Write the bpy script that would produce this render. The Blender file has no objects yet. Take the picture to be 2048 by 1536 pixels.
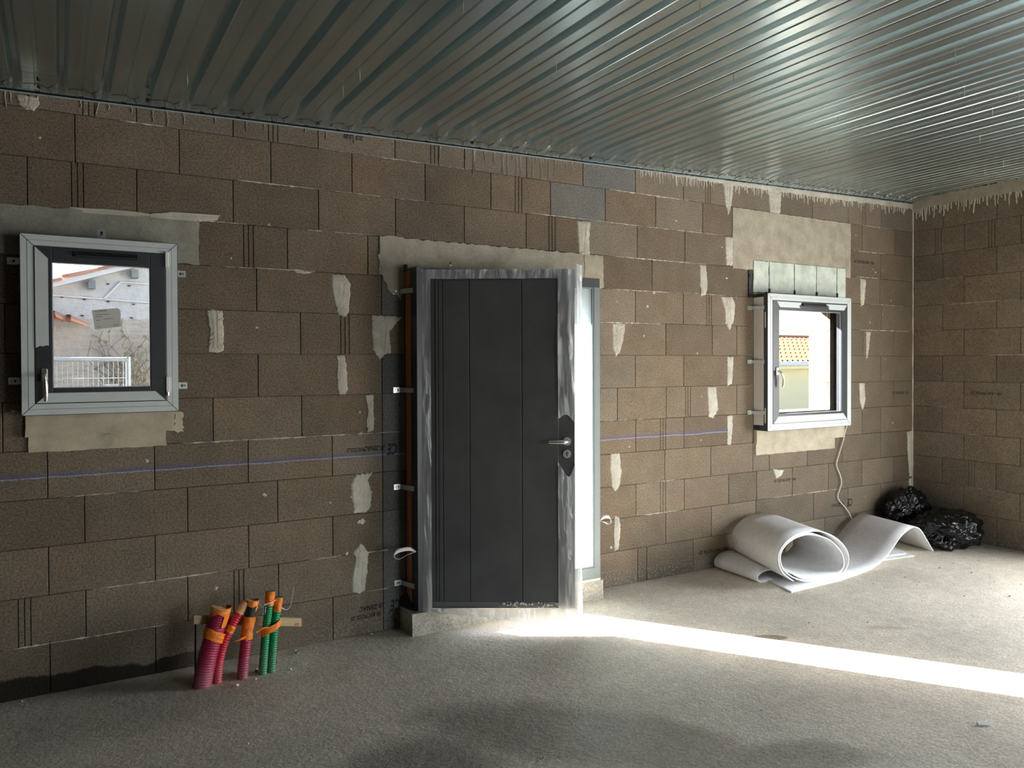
import bpy, bmesh, math, random
from mathutils import Vector, noise

# ------------------------------------------------------------------ camera, sky, sun, fill lamps, exposure
scn = bpy.context.scene
COL = scn.collection
R = random.Random(7)

YAW, PITCH, ROLL = 0.5343, 0.0122, -0.0039
FPX, CYPX = 1534.617, 746.834
cam_data = bpy.data.cameras.new('camera')
cam = bpy.data.objects.new('camera', cam_data); COL.objects.link(cam)
cam_data.sensor_width = 36.0
cam_data.lens = 36.0 * FPX / 2048.0
cam_data.shift_y = (CYPX - 768.0) / 2048.0
cam_data.clip_start = 0.05; cam_data.clip_end = 400
fw = Vector((math.sin(YAW) * math.cos(PITCH), math.cos(YAW) * math.cos(PITCH), -math.sin(PITCH)))
r0 = Vector((math.cos(YAW), -math.sin(YAW), 0)); u0 = r0.cross(fw)
cr, sr = math.cos(ROLL), math.sin(ROLL)
rt = r0 * cr + u0 * sr; up = u0 * cr - r0 * sr
from mathutils import Matrix
M = Matrix((rt, up, -fw)).transposed().to_4x4()
M.translation = Vector((0.0, -4.6238, 1.70))
cam.matrix_world = M
scn.camera = cam

SUN_EL = math.radians(31.0)
SUN_H = Vector((0.5706, -0.8212, 0.0))                 # horizontal direction the sunlight travels
SUN_STRENGTH = 225.0
SKY_STRENGTH = 1.4
SIDE_FILL_W = 270.0
REAR_FILL_W = 105.0
EXPOSURE = -0.14

w = bpy.data.worlds.new('sky'); scn.world = w; w.use_nodes = True
nt = w.node_tree; bgn = nt.nodes['Background']
sky = nt.nodes.new('ShaderNodeTexSky'); sky.sky_type = 'NISHITA'; sky.sun_disc = False
sky.sun_elevation = SUN_EL
sky.sun_rotation = math.atan2(-SUN_H.x, -SUN_H.y)
sky.air_density = 1.0; sky.dust_density = 2.0; sky.ozone_density = 1.0
nt.links.new(sky.outputs[0], bgn.inputs[0]); bgn.inputs[1].default_value = SKY_STRENGTH

sd = bpy.data.lights.new('sun', 'SUN'); so = bpy.data.objects.new('sun', sd); COL.objects.link(so)
sd.energy = SUN_STRENGTH; sd.angle = math.radians(0.53); sd.color = (1.0, 0.965, 0.91)
sdir = Vector((SUN_H.x * math.cos(SUN_EL), SUN_H.y * math.cos(SUN_EL), -math.sin(SUN_EL)))
so.rotation_euler = sdir.to_track_quat('-Z', 'Y').to_euler(); so.location = (-6, 9, 8)

# fill lamp in a bay added to the right-hand wall, out of view
bd = bpy.data.lights.new('side_fill_lamp', 'AREA'); bo = bpy.data.objects.new('side_fill_lamp', bd); COL.objects.link(bo)
bd.shape = 'RECTANGLE'; bd.size = 2.2; bd.size_y = 2.3; bd.energy = SIDE_FILL_W; bd.color = (1.0, 0.985, 0.95)
bo.location = (7.60, -3.15, 1.2); bo.rotation_euler = (math.radians(90), 0, math.radians(90))   # faces -X

# frontal fill lamp in an opening added to the rear wall, behind the camera
ad = bpy.data.lights.new('rear_fill_lamp', 'AREA'); ao = bpy.data.objects.new('rear_fill_lamp', ad); COL.objects.link(ao)
ad.shape = 'RECTANGLE'; ad.size = 2.2; ad.size_y = 2.0; ad.energy = REAR_FILL_W; ad.color = (0.93, 0.97, 1.0)
ao.location = (4.6, -7.8, 1.08); ao.rotation_euler = (math.radians(90), 0, 0)   # faces +Y

vs = scn.view_settings
vs.view_transform = 'Standard'; vs.look = 'None'; vs.exposure = EXPOSURE; vs.gamma = 1.0; vs.use_curve_mapping = False
scn.cycles.max_bounces = 10; scn.cycles.diffuse_bounces = 5; scn.cycles.glossy_bounces = 5
scn.cycles.transparent_max_bounces = 16; scn.cycles.transmission_bounces = 8
scn.cycles.sample_clamp_indirect = 6.0
scn.cycles.caustics_reflective = False; scn.cycles.caustics_refractive = False

# ------------------------------------------------------------------ helpers
def tag(o, label=None, cat=None, group=None, kind=None):
    if label: o['label'] = label
    if cat: o['category'] = cat
    if group: o['group'] = group
    if kind: o['kind'] = kind
    return o

def empty(name, loc=(0, 0, 0)):
    o = bpy.data.objects.new(name, None); o.empty_display_size = 0.1
    COL.objects.link(o); o.location = loc
    return o

def wloc(o):
    v = Vector((0, 0, 0))
    while o is not None:
        v += o.location; o = o.parent
    return v

class MB:
    """collects geometry in world coordinates; build() makes ONE mesh object"""
    def __init__(s): s.v = []; s.f = []; s.sm = []
    def add(s, vs, fs, smooth=False):
        b = len(s.v); s.v += [tuple(p) for p in vs]
        s.f += [tuple(i + b for i in f) for f in fs]; s.sm += [smooth] * len(fs)
        return s
    def box(s, x0, x1, y0, y1, z0, z1):
        return s.add([(x0,y0,z0),(x1,y0,z0),(x1,y1,z0),(x0,y1,z0),(x0,y0,z1),(x1,y0,z1),(x1,y1,z1),(x0,y1,z1)],
                     [(0,3,2,1),(4,5,6,7),(0,1,5,4),(1,2,6,5),(2,3,7,6),(3,0,4,7)])
    def hexa(s, b, t):           # 4 bottom points, 4 top points
        return s.add(list(b) + list(t), [(0,3,2,1),(4,5,6,7),(0,1,5,4),(1,2,6,5),(2,3,7,6),(3,0,4,7)])
    def prism(s, poly, d, smooth=False):      # closed 3D polygon extruded by vector d
        n = len(poly); d = Vector(d)
        vs = [Vector(p) for p in poly]; vs = vs + [p + d for p in vs]
        fs = [tuple(range(n - 1, -1, -1)), tuple(range(n, 2 * n))]
        sd_ = [(i, (i + 1) % n, n + (i + 1) % n, n + i) for i in range(n)]
        b = len(s.v); s.v += [tuple(p) for p in vs]
        for f in fs: s.f.append(tuple(i + b for i in f)); s.sm.append(False)
        for f in sd_: s.f.append(tuple(i + b for i in f)); s.sm.append(smooth)
        return s
    def tube(s, path, rad, n=8, cap=True, smooth=True, squash=1.0):
        path = [Vector(p) for p in path]; m = len(path)
        rads = rad if isinstance(rad, (list, tuple)) else [rad] * m
        rings = []; ref = None
        for i, p in enumerate(path):
            t = (path[min(i + 1, m - 1)] - path[max(i - 1, 0)]).normalized()
            if ref is None:
                ref = Vector((0, 0, 1)) if abs(t.z) < 0.9 else Vector((1, 0, 0))
            a = (ref - t * ref.dot(t)).normalized(); b_ = t.cross(a); ref = a
            rings.append([p + a * (rads[i] * math.cos(k * 2 * math.pi / n)) + b_ * (squash * rads[i] * math.sin(k * 2 * math.pi / n)) for k in range(n)])
        vs = [q for r_ in rings for q in r_]; fs = []
        for i in range(m - 1):
            for k in range(n):
                k2 = (k + 1) % n
                fs.append((i * n + k, i * n + k2, (i + 1) * n + k2, (i + 1) * n + k))
        s.add(vs, fs, smooth)
        if cap:
            s.add(rings[0], [tuple(range(n - 1, -1, -1))]); s.add(rings[-1], [tuple(range(n))])
        return s
    def cyl(s, c, axis, r, h, n=16):
        c = Vector(c); a = Vector(axis).normalized() * (h / 2)
        return s.tube([c - a, c + a], r, n)
    def grid(s, fn, nu, nv, smooth=True):
        vs = [fn(i / nu, j / nv) for j in range(nv + 1) for i in range(nu + 1)]
        fs = [(j * (nu + 1) + i, j * (nu + 1) + i + 1, (j + 1) * (nu + 1) + i + 1, (j + 1) * (nu + 1) + i) for j in range(nv) for i in range(nu)]
        return s.add(vs, fs, smooth)
    def mesh(s, name, off=Vector((0, 0, 0))):
        me = bpy.data.meshes.new(name)
        me.from_pydata([(p[0] - off.x, p[1] - off.y, p[2] - off.z) for p in s.v], [], s.f)
        me.polygons.foreach_set('use_smooth', s.sm); me.update()
        return me
    def build(s, name, mat, parent=None, loc=None, bevel=0.0, solid=0.0, normals=True):
        base = wloc(parent) if parent else Vector((0, 0, 0))
        at = Vector(loc) if loc is not None else base
        me = s.mesh(name, at)
        if normals:
            bm = bmesh.new(); bm.from_mesh(me); bmesh.ops.recalc_face_normals(bm, faces=bm.faces); bm.to_mesh(me); bm.free()
        o = bpy.data.objects.new(name, me); COL.objects.link(o)
        o.location = at - base
        if parent: o.parent = parent
        if mat: me.materials.append(mat)
        if bevel:
            m = o.modifiers.new('bevel', 'BEVEL'); m.width = bevel; m.segments = 2; m.limit_method = 'ANGLE'; m.angle_limit = math.radians(40)
        if solid:
            m = o.modifiers.new('solid', 'SOLIDIFY'); m.thickness = solid; m.offset = 0
        return o

def copy_obj(o, loc, parent=None, name=None):
    c = o.copy(); COL.objects.link(c); c.location = loc
    if parent: c.parent = parent
    return c

def spline(pts, n=8):
    pts = [Vector(p) for p in pts]; out = []
    for i in range(len(pts) - 1):
        p0 = pts[max(i - 1, 0)]; p1 = pts[i]; p2 = pts[i + 1]; p3 = pts[min(i + 2, len(pts) - 1)]
        for k in range(n):
            t = k / n
            out.append(0.5 * ((2 * p1) + (p2 - p0) * t + (2 * p0 - 5 * p1 + 4 * p2 - p3) * t * t + (3 * p1 - p0 - 3 * p2 + p3) * t ** 3))
    out.append(pts[-1]); return out

def ragged(poly, step=0.012, amp=0.004, seed=0):
    """2D polygon with its edges broken up"""
    rr = random.Random(seed); out = []
    for i, (x, z) in enumerate(poly):
        x2, z2 = poly[(i + 1) % len(poly)]
        L = math.hypot(x2 - x, z2 - z); n = max(1, int(L / step))
        nx, nz = -(z2 - z) / (L + 1e-9), (x2 - x) / (L + 1e-9)
        for k in range(n):
            t = k / n; a = rr.uniform(-amp, amp)
            out.append((x + (x2 - x) * t + nx * a, z + (z2 - z) * t + nz * a))
    return out

# ------------------------------------------------------------------ materials
class NT:
    def __init__(s, name):
        s.m = bpy.data.materials.new(name); s.m.use_nodes = True; s.t = s.m.node_tree
        s.b = s.t.nodes['Principled BSDF']; s.out = s.t.nodes['Material Output']
    def n(s, kind, **kw):
        nd = s.t.nodes.new(kind)
        for k, v in kw.items(): setattr(nd, k, v)
        return nd
    def l(s, a, b): s.t.links.new(a, b)
    def pos(s): return s.n('ShaderNodeNewGeometry').outputs['Position']
    def xyz(s, p):
        q = s.n('ShaderNodeSeparateXYZ'); s.l(p, q.inputs[0]); return q.outputs
    def val(s, op, a, b=None, c=None, clamp=False):
        q = s.n('ShaderNodeMath', operation=op); q.use_clamp = clamp
        for i, x in enumerate((a, b, c)):
            if x is None: continue
            if isinstance(x, (int, float)): q.inputs[i].default_value = x
            else: s.l(x, q.inputs[i])
        return q.outputs[0]
    def mapr(s, x, a, b, c=0.0, d=1.0, smooth=True):
        q = s.n('ShaderNodeMapRange'); q.interpolation_type = 'SMOOTHSTEP' if smooth else 'LINEAR'
        s.l(x, q.inputs[0])
        for i, v in enumerate((a, b, c, d)): q.inputs[i + 1].default_value = v
        return q.outputs[0]
    def noise(s, vec, scale, detail=4.0, rough=0.55, dist=0.0):
        q = s.n('ShaderNodeTexNoise'); s.l(vec, q.inputs['Vector'])
        q.inputs['Scale'].default_value = scale; q.inputs['Detail'].default_value = detail
        q.inputs['Roughness'].default_value = rough; q.inputs['Distortion'].default_value = dist
        return q.outputs['Fac']
    def vor(s, vec, scale, feat='F1'):
        q = s.n('ShaderNodeTexVoronoi'); q.feature = feat; s.l(vec, q.inputs['Vector']); q.inputs['Scale'].default_value = scale
        return q
    def mix(s, fac, a, b, blend='MIX'):
        q = s.n('ShaderNodeMix', data_type='RGBA', blend_type=blend)
        for i, x in ((0, fac), (6, a), (7, b)):
            if isinstance(x, (int, float)): q.inputs[i].default_value = x
            elif isinstance(x, tuple): q.inputs[i].default_value = (*x, 1.0) if len(x) == 3 else x
            else: s.l(x, q.inputs[i])
        return q.outputs[2]
    def scalec(s, col, f):           # multiply colour by a scalar socket
        q = s.n('ShaderNodeVectorMath', operation='SCALE'); s.l(col, q.inputs[0])
        if isinstance(f, (int, float)): q.inputs['Scale'].default_value = f
        else: s.l(f, q.inputs['Scale'])
        return q.outputs[0]
    def bump(s, h, strength=0.3, dist=0.01):
        q = s.n('ShaderNodeBump'); q.inputs['Strength'].default_value = strength; q.inputs['Distance'].default_value = dist
        s.l(h, q.inputs['Height']); s.l(q.outputs[0], s.b.inputs['Normal']); return q
    def col(s, c):
        if isinstance(c, tuple): s.b.inputs['Base Color'].default_value = (*c, 1)
        else: s.l(c, s.b.inputs['Base Color'])
    def set(s, rough=None, metal=None, spec=None):
        if rough is not None:
            if isinstance(rough, (int, float)): s.b.inputs['Roughness'].default_value = rough
            else: s.l(rough, s.b.inputs['Roughness'])
        if metal is not None: s.b.inputs['Metallic'].default_value = metal
        if spec is not None: s.b.inputs['Specular IOR Level'].default_value = spec
        return s.m

def simple(name, c, rough=0.5, metal=0.0, spec=0.5, var=0.12, scale=30.0, bump=0.0):
    k = NT(name); p = k.pos()
    f = k.mapr(k.noise(p, scale, 3), 0.25, 0.75, 1 - var, 1 + var, smooth=False)
    rgb = k.n('ShaderNodeRGB'); rgb.outputs[0].default_value = (*c, 1)
    k.col(k.scalec(rgb.outputs[0], f))
    if bump: k.bump(k.noise(p, scale * 4, 4), bump, 0.004)
    return k.set(rough, metal, spec)

def block_material(name, base, grey=0.0):
    k = NT(name); p = k.pos(); q = k.xyz(p)
    oi = k.n('ShaderNodeObjectInfo').outputs['Random']
    tone = k.mapr(oi, 0, 1, 0.84, 1.14, smooth=False)
    big = k.mapr(k.noise(p, 5.0, 4), 0.3, 0.7, 0.88, 1.1, smooth=False)
    grainn = k.noise(p, 95, 4, 0.8)
    grain = k.mapr(grainn, 0.32, 0.70, 0.42, 1.62, smooth=False)
    pores = k.mapr(k.vor(p, 95).outputs['Distance'], 0.05, 0.30, 0.5, 1.0)
    rgb = k.n('ShaderNodeRGB'); rgb.outputs[0].default_value = (*base, 1)
    warm = k.mix(k.mapr(k.noise(p, 2.1, 3), 0.35, 0.65), rgb.outputs[0], tuple(x * y for x, y in zip(base, (0.95, 1.0, 1.04))))
    f = k.val('MULTIPLY', k.val('MULTIPLY', tone, big), k.val('MULTIPLY', grain, pores))
    c = k.scalec(warm, f)
    # pale lime scuffs
    sc = k.val('MULTIPLY', k.mapr(k.noise(p, 26, 6, 0.7), 0.66, 0.74), k.mapr(k.noise(p, 3.0, 2), 0.45, 0.62))
    c = k.mix(k.val('MULTIPLY', sc, 0.6), c, (0.42, 0.39, 0.33))
    # blue chalk line snapped along the wall
    zz = k.val('SUBTRACT', q[2], k.val('ADD', 1.124, k.val('MULTIPLY', k.val('SUBTRACT', k.noise(p, 3.5, 3), 0.5), 0.022)))
    line = k.val('SUBTRACT', 1.0, k.mapr(k.val('ABSOLUTE', zz), 0.0015, 0.0045))
    line = k.val('MULTIPLY', line, k.mapr(k.noise(p, 160, 2), 0.38, 0.55))
    halo = k.val('MULTIPLY', k.mapr(zz, -0.004, 0.003), k.val('SUBTRACT', 1.0, k.mapr(zz, 0.004, 0.042)))
    halo = k.val('MULTIPLY', halo, k.mapr(k.noise(p, 8, 3), 0.3, 0.7, 0.25, 0.8))
    lim = k.val('SUBTRACT', 1.0, k.mapr(q[0], 4.75, 4.95))
    c = k.mix(k.val('MULTIPLY', halo, lim), c, (0.10, 0.11, 0.22))
    c = k.mix(k.val('MULTIPLY', line, lim), c, (0.36, 0.40, 0.62))
    # rising damp at the foot of the wall on the left
    dz = k.val('ADD', q[2], k.val('MULTIPLY', k.val('SUBTRACT', k.noise(p, 4.0, 5), 0.5), 0.16))
    damp = k.val('MULTIPLY', k.val('SUBTRACT', 1.0, k.mapr(dz, 0.085, 0.105)), k.val('SUBTRACT', 1.0, k.mapr(q[0], 0.45, 0.95)))
    c = k.scalec(c, k.mapr(damp, 0, 1, 1.0, 0.16, smooth=False))
    # whitish salt near the floor elsewhere
    salt = k.val('MULTIPLY', k.val('SUBTRACT', 1.0, k.mapr(dz, 0.06, 0.16)), k.mapr(k.noise(p, 60, 4), 0.5, 0.62))
    salt = k.val('MULTIPLY', salt, k.mapr(q[0], 1.1, 1.6))
    c = k.mix(k.val('MULTIPLY', salt, 0.4), c, (0.36, 0.37, 0.34))
    k.col(c)
    h = k.val('ADD', k.val('MULTIPLY', grainn, 0.7), k.val('MULTIPLY', pores, 0.5))
    k.bump(h, 0.55, 0.004)
    return k.set(0.93, 0.0, 0.15)

MAT = {}
MAT['block'] = block_material('concrete_block', (0.184, 0.142, 0.102))
MAT['block_coarse'] = block_material('coarse_concrete_block', (0.212, 0.173, 0.132))
MAT['block_grey'] = block_material('grey_concrete_block', (0.140, 0.135, 0.123))

MAT['block_pale'] = block_material('pale_grey_concrete_block', (0.205, 0.198, 0.178))
def concrete(name, base, speck=0.25, sc=40, bump=0.35):
    k = NT(name); p = k.pos()
    f = k.val('MULTIPLY', k.mapr(k.noise(p, 7, 6, 0.65), 0.3, 0.7, 0.75, 1.2, smooth=False), k.mapr(k.noise(p, sc * 3, 4, 0.7), 0.3, 0.7, 1 - speck, 1 + speck, smooth=False))
    pit = k.mapr(k.vor(p, sc * 0.9).outputs['Distance'], 0.06, 0.14, 0.5, 1.0)
    pitm = k.mapr(k.noise(p, 22, 2), 0.55, 0.62)
    pit2 = k.val('ADD', k.val('MULTIPLY', pit, pitm), k.val('SUBTRACT', 1.0, pitm))
    rgb = k.n('ShaderNodeRGB'); rgb.outputs[0].default_value = (*base, 1)
    k.col(k.scalec(rgb.outputs[0], k.val('MULTIPLY', f, pit2)))
    k.bump(k.noise(p, sc * 2, 5, 0.7), bump, 0.006)
    return k.set(0.9, 0, 0.2)
MAT['mortar'] = concrete('mortar', (0.60, 0.565, 0.475), 0.12, 60)
MAT['lintel'] = concrete('cast_concrete', (0.43, 0.39, 0.305), 0.18, 40)
MAT['lintel_grey'] = concrete('grey_cast_concrete', (0.33, 0.325, 0.27), 0.16, 40)
MAT['sill'] = concrete('sill_mortar', (0.50, 0.44, 0.335), 0.1, 50, 0.2)
MAT['threshold'] = concrete('threshold_concrete', (0.44, 0.41, 0.35), 0.4, 26, 0.8)

def floor_material():
    k = NT('screed_floor'); p = k.pos(); q = k.xyz(p)
    def ell(cx, cy, rx, ry, ang, soft0, soft1, wob=0.5, nsc=1.6):
        # soft irregular patch around a point on the floor
        m = k.n('ShaderNodeMapping'); m.vector_type = 'TEXTURE'
        m.inputs['Location'].default_value = (cx, cy, 0); m.inputs['Rotation'].default_value = (0, 0, ang); m.inputs['Scale'].default_value = (rx, ry, 1)
        k.l(p, m.inputs[0])
        d = k.n('ShaderNodeVectorMath', operation='LENGTH'); k.l(m.outputs[0], d.inputs[0])
        dd = k.val('ADD', d.outputs['Value'], k.val('MULTIPLY', k.val('SUBTRACT', k.noise(p, nsc, 5, 0.6), 0.5), wob))
        return k.val('SUBTRACT', 1.0, k.mapr(dd, soft0, soft1))
    a = k.mapr(k.noise(p, 1.3, 6, 0.6), 0.3, 0.72, 0.78, 1.15, smooth=False)
    b = k.mapr(k.noise(p, 14, 6, 0.7), 0.3, 0.7, 0.86, 1.14, smooth=False)
    g = k.noise(p, 85, 4, 0.8)
    c_ = k.mapr(g, 0.32, 0.70, 0.58, 1.44, smooth=False)
    dark = k.mapr(k.vor(p, 9).outputs['Distance'], 0.025, 0.045, 0.45, 1.0)
    dk = k.val('ADD', k.val('MULTIPLY', dark, k.mapr(k.noise(p, 5, 2), 0.55, 0.6)), k.mapr(k.noise(p, 5, 2), 0.55, 0.6, 1.0, 0.0))
    rgb = k.n('ShaderNodeRGB'); rgb.outputs[0].default_value = (0.74, 0.67, 0.55, 1)
    col = k.scalec(rgb.outputs[0], k.val('MULTIPLY', k.val('MULTIPLY', a, b), k.val('MULTIPLY', c_, dk)))
    # damp patches in the screed
    w1 = ell(2.05, -1.78, 0.95, 0.34, -0.75, 0.55, 1.15, 0.9, 1.9)
    w2 = ell(1.25, -1.72, 0.55, 0.42, 0.2, 0.4, 1.2, 0.9, 2.0)
    w3 = ell(2.6, -2.35, 0.8, 0.2, -0.55, 0.4, 1.15, 0.8, 2.2)
    w4 = ell(0.25, -0.35, 0.8, 0.42, -0.1, 0.3, 1.3, 0.7, 1.8)
    dim5 = ell(2.9, -2.2, 1.5, 0.55, -0.55, 0.3, 1.4, 0.9, 1.4)  # broad patch painted darker to offset the bay's light on the near floor
    wet_dim = k.val('MAXIMUM', k.val('MAXIMUM', w1, w2), k.val('MAXIMUM', w3, k.val('MAXIMUM', k.val('MULTIPLY', dim5, 0.34), k.val('MULTIPLY', w4, 0.7))))
    col = k.mix(k.val('MULTIPLY', wet_dim, 0.78), col, k.scalec(col, 0.34))
    s1 = ell(3.775, -1.36, 0.13, 0.055, -0.5, 0.75, 1.0, 0.35, 9)
    s2 = ell(4.55, -1.62, 0.16, 0.05, -0.6, 0.3, 1.2, 1.0, 6)
    col = k.mix(k.val('MULTIPLY', s1, 0.75), col, (0.16, 0.115, 0.06))
    col = k.mix(k.val('MULTIPLY', s2, 0.35), col, (0.30, 0.2, 0.09))
    k.col(col)
    h = k.val('ADD', k.val('MULTIPLY', g, 0.5), k.val('MULTIPLY', k.noise(p, 34, 4), 1.2))
    k.bump(h, 0.55, 0.006)
    ro = k.val('SUBTRACT', 0.9, k.val('MULTIPLY', w1, 0.42))
    return k.set(ro, 0, 0.3)
MAT['floor'] = floor_material()

def galv():
    k = NT('galvanised_steel'); p = k.pos()
    v = k.vor(p, 55); sp = k.n('ShaderNodeSeparateColor'); k.l(v.outputs['Color'], sp.inputs[0])
    f = k.mapr(sp.outputs[0], 0, 1, 0.975, 1.02, smooth=False)
    st = k.n('ShaderNodeMapping'); st.inputs['Scale'].default_value = (9, 0.12, 0.0); k.l(p, st.inputs[0])
    f2 = k.mapr(k.noise(st.outputs[0], 3, 4), 0.3, 0.7, 0.93, 1.05, smooth=False)
    rgb = k.n('ShaderNodeRGB'); rgb.outputs[0].default_value = (0.62, 0.73, 0.755, 1)
    k.col(k.scalec(rgb.outputs[0], k.val('MULTIPLY', f, f2)))
    k.bump(k.noise(st.outputs[0], 0.6, 2), 0.03, 0.02)
    return k.set(0.27, 1.0)
MAT['galv'] = galv()
MAT['galv_plain'] = simple('zinc_bracket', (0.62, 0.65, 0.64), 0.32, 1.0, var=0.15, scale=80)
MAT['steel'] = simple('brushed_steel', (0.66, 0.65, 0.63), 0.24, 1.0, var=0.05)
MAT['chrome_white'] = simple('satin_rosette', (0.80, 0.79, 0.75), 0.35, 0.6, var=0.04)
MAT['anthracite'] = simple('anthracite_profile', (0.030, 0.034, 0.040), 0.38, var=0.1, scale=12)
MAT['side_grey'] = simple('grey_profile', (0.16, 0.19, 0.20), 0.4, var=0.06, scale=12)
MAT['leaf'] = simple('door_leaf_paint', (0.085, 0.086, 0.088), 0.38, var=0.2, scale=5)
MAT['film_grey'] = simple('protective_film', (0.62, 0.67, 0.67), 0.38, var=0.05, scale=14)
MAT['black'] = simple('black_rubber', (0.008, 0.008, 0.009), 0.6, var=0.2)
MAT['black_gloss'] = simple('black_plastic', (0.01, 0.01, 0.012), 0.25)
MAT['white_board'] = simple('white_pvc_board', (0.84, 0.80, 0.75), 0.5, var=0.04, scale=6)
MAT['xps'] = concrete('pale_green_foam_board', (0.66, 0.72, 0.63), 0.06, 30, 0.1)
MAT['cream'] = simple('cream_strip', (0.78, 0.75, 0.60), 0.6, var=0.05)
MAT['strap'] = simple('white_webbing', (0.80, 0.78, 0.74), 0.8, var=0.05, scale=200)
MAT['foam'] = None
MAT['cable'] = simple('white_cable', (0.78, 0.75, 0.68), 0.45, var=0.04)
MAT['wood_jamb'] = None
MAT['gasket'] = simple('light_gasket', (0.55, 0.57, 0.66), 0.4)

def wood(name, c1, c2, axis=2, sc=1.0):
    k = NT(name); p = k.pos()
    m = k.n('ShaderNodeMapping'); s = [60 * sc, 60 * sc, 60 * sc]; s[axis] = 2.0 * sc
    m.inputs['Scale'].default_value = tuple(s); k.l(p, m.inputs[0])
    k.col(k.mix(k.mapr(k.noise(m.outputs[0], 1.0, 5, 0.6, 0.4), 0.3, 0.7), c1, c2))
    return k.set(0.55)
MAT['wood_jamb'] = wood('reddish_wood', (0.40, 0.13, 0.045), (0.58, 0.24, 0.10))
MAT['batten'] = wood('pine_batten', (0.50, 0.36, 0.20), (0.62, 0.48, 0.29), 0)

def foam_mat():
    k = NT('white_foam'); p = k.pos()
    a = k.mapr(k.noise(p, 26, 6, 0.65), 0.3, 0.7, 0.90, 1.04, smooth=False)
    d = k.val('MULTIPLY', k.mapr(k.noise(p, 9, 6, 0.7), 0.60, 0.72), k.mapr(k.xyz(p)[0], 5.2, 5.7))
    rgb = k.n('ShaderNodeRGB'); rgb.outputs[0].default_value = (0.86, 0.855, 0.85, 1)
    c = k.scalec(rgb.outputs[0], a)
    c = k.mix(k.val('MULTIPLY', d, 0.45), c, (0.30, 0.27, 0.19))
    k.col(c); k.bump(k.noise(p, 120, 3), 0.15, 0.003)
    k.b.inputs['Subsurface Weight'].default_value = 0.0
    return k.set(0.55, 0, 0.35)
MAT['foam'] = foam_mat()

def bag_mat():
    k = NT('black_bin_bag'); p = k.pos()
    k.col((0.0035, 0.0035, 0.004))
    n1 = k.noise(p, 7, 1.5, 0.4, 1.0); n2 = k.noise(p, 17, 1.5, 0.4, 0.8)
    rd = k.val('ADD', k.val('ABSOLUTE', k.val('SUBTRACT', n1, 0.5)), k.val('MULTIPLY', k.val('ABSOLUTE', k.val('SUBTRACT', n2, 0.5)), 0.35))
    k.bump(rd, 0.35, 0.10)
    return k.set(0.2, 0, 0.4)
MAT['bag'] = bag_mat()

def glass_mat(name, tint=(0.6, 0.62, 0.63)):
    k = NT(name); t = k.t
    tr = k.n('ShaderNodeBsdfTransparent'); tr.inputs[0].default_value = (*tint, 1)
    gl = k.n('ShaderNodeBsdfGlossy'); gl.inputs['Roughness'].default_value = 0.02
    lw = k.n('ShaderNodeLayerWeight'); lw.inputs[0].default_value = 0.5
    fr = k.val('ADD', 0.05, k.val('MULTIPLY', k.val('POWER', lw.outputs['Facing'], 5.0), 0.9))
    mx = k.n('ShaderNodeMixShader'); k.l(fr, mx.inputs[0]); k.l(tr.outputs[0], mx.inputs[1]); k.l(gl.outputs[0], mx.inputs[2])
    k.l(mx.outputs[0], k.out.inputs[0]); t.nodes.remove(k.b)
    return k.m
MAT['glass'] = glass_mat('window_glass', (0.59, 0.605, 0.615))

def frosted():
    k = NT('frosted_glass')
    tl = k.n('ShaderNodeBsdfTranslucent'); tl.inputs[0].default_value = (0.86, 0.93, 0.95, 1)
    gl = k.n('ShaderNodeBsdfGlossy'); gl.inputs['Roughness'].default_value = 0.12
    df = k.n('ShaderNodeBsdfDiffuse'); df.inputs[0].default_value = (0.7, 0.75, 0.76, 1)
    m1 = k.n('ShaderNodeMixShader'); m1.inputs[0].default_value = 0.35; k.l(tl.outputs[0], m1.inputs[1]); k.l(df.outputs[0], m1.inputs[2])
    m2 = k.n('ShaderNodeMixShader'); m2.inputs[0].default_value = 0.06; k.l(m1.outputs[0], m2.inputs[1]); k.l(gl.outputs[0], m2.inputs[2])
    k.l(m2.outputs[0], k.out.inputs[0]); k.t.nodes.remove(k.b)
    return k.m
MAT['frosted'] = frosted()

def film():
    k = NT('clear_plastic_film'); p = k.pos()
    tr = k.n('ShaderNodeBsdfTransparent'); tr.inputs[0].default_value = (0.92, 0.93, 0.94, 1)
    tl = k.n('ShaderNodeBsdfTranslucent'); tl.inputs[0].default_value = (0.85, 0.87, 0.88, 1)
    df = k.n('ShaderNodeBsdfDiffuse'); df.inputs[0].default_value = (0.75, 0.77, 0.78, 1)
    gl = k.n('ShaderNodeBsdfGlossy'); gl.inputs['Roughness'].default_value = 0.30; gl.inputs[0].default_value = (0.9, 0.9, 0.9, 1)
    m = k.n('ShaderNodeMapping'); m.inputs['Scale'].default_value = (9, 9, 2.2); k.l(p, m.inputs[0])
    bp = k.n('ShaderNodeBump'); bp.inputs['Strength'].default_value = 0.8; bp.inputs['Distance'].default_value = 0.02
    k.l(k.noise(m.outputs[0], 2.4, 5, 0.6, 1.2), bp.inputs['Height'])
    k.l(bp.outputs[0], gl.inputs['Normal'])
    a = k.n('ShaderNodeMixShader'); a.inputs[0].default_value = 0.5; k.l(tl.outputs[0], a.inputs[1]); k.l(df.outputs[0], a.inputs[2])
    b = k.n('ShaderNodeMixShader'); b.inputs[0].default_value = 0.55; k.l(tr.outputs[0], b.inputs[1]); k.l(a.outputs[0], b.inputs[2])
    c = k.n('ShaderNodeMixShader'); c.inputs[0].default_value = 0.20; k.l(b.outputs[0], c.inputs[1]); k.l(gl.outputs[0], c.inputs[2])
    k.l(c.outputs[0], k.out.inputs[0]); k.t.nodes.remove(k.b)
    return k.m
MAT['film'] = film()

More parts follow.
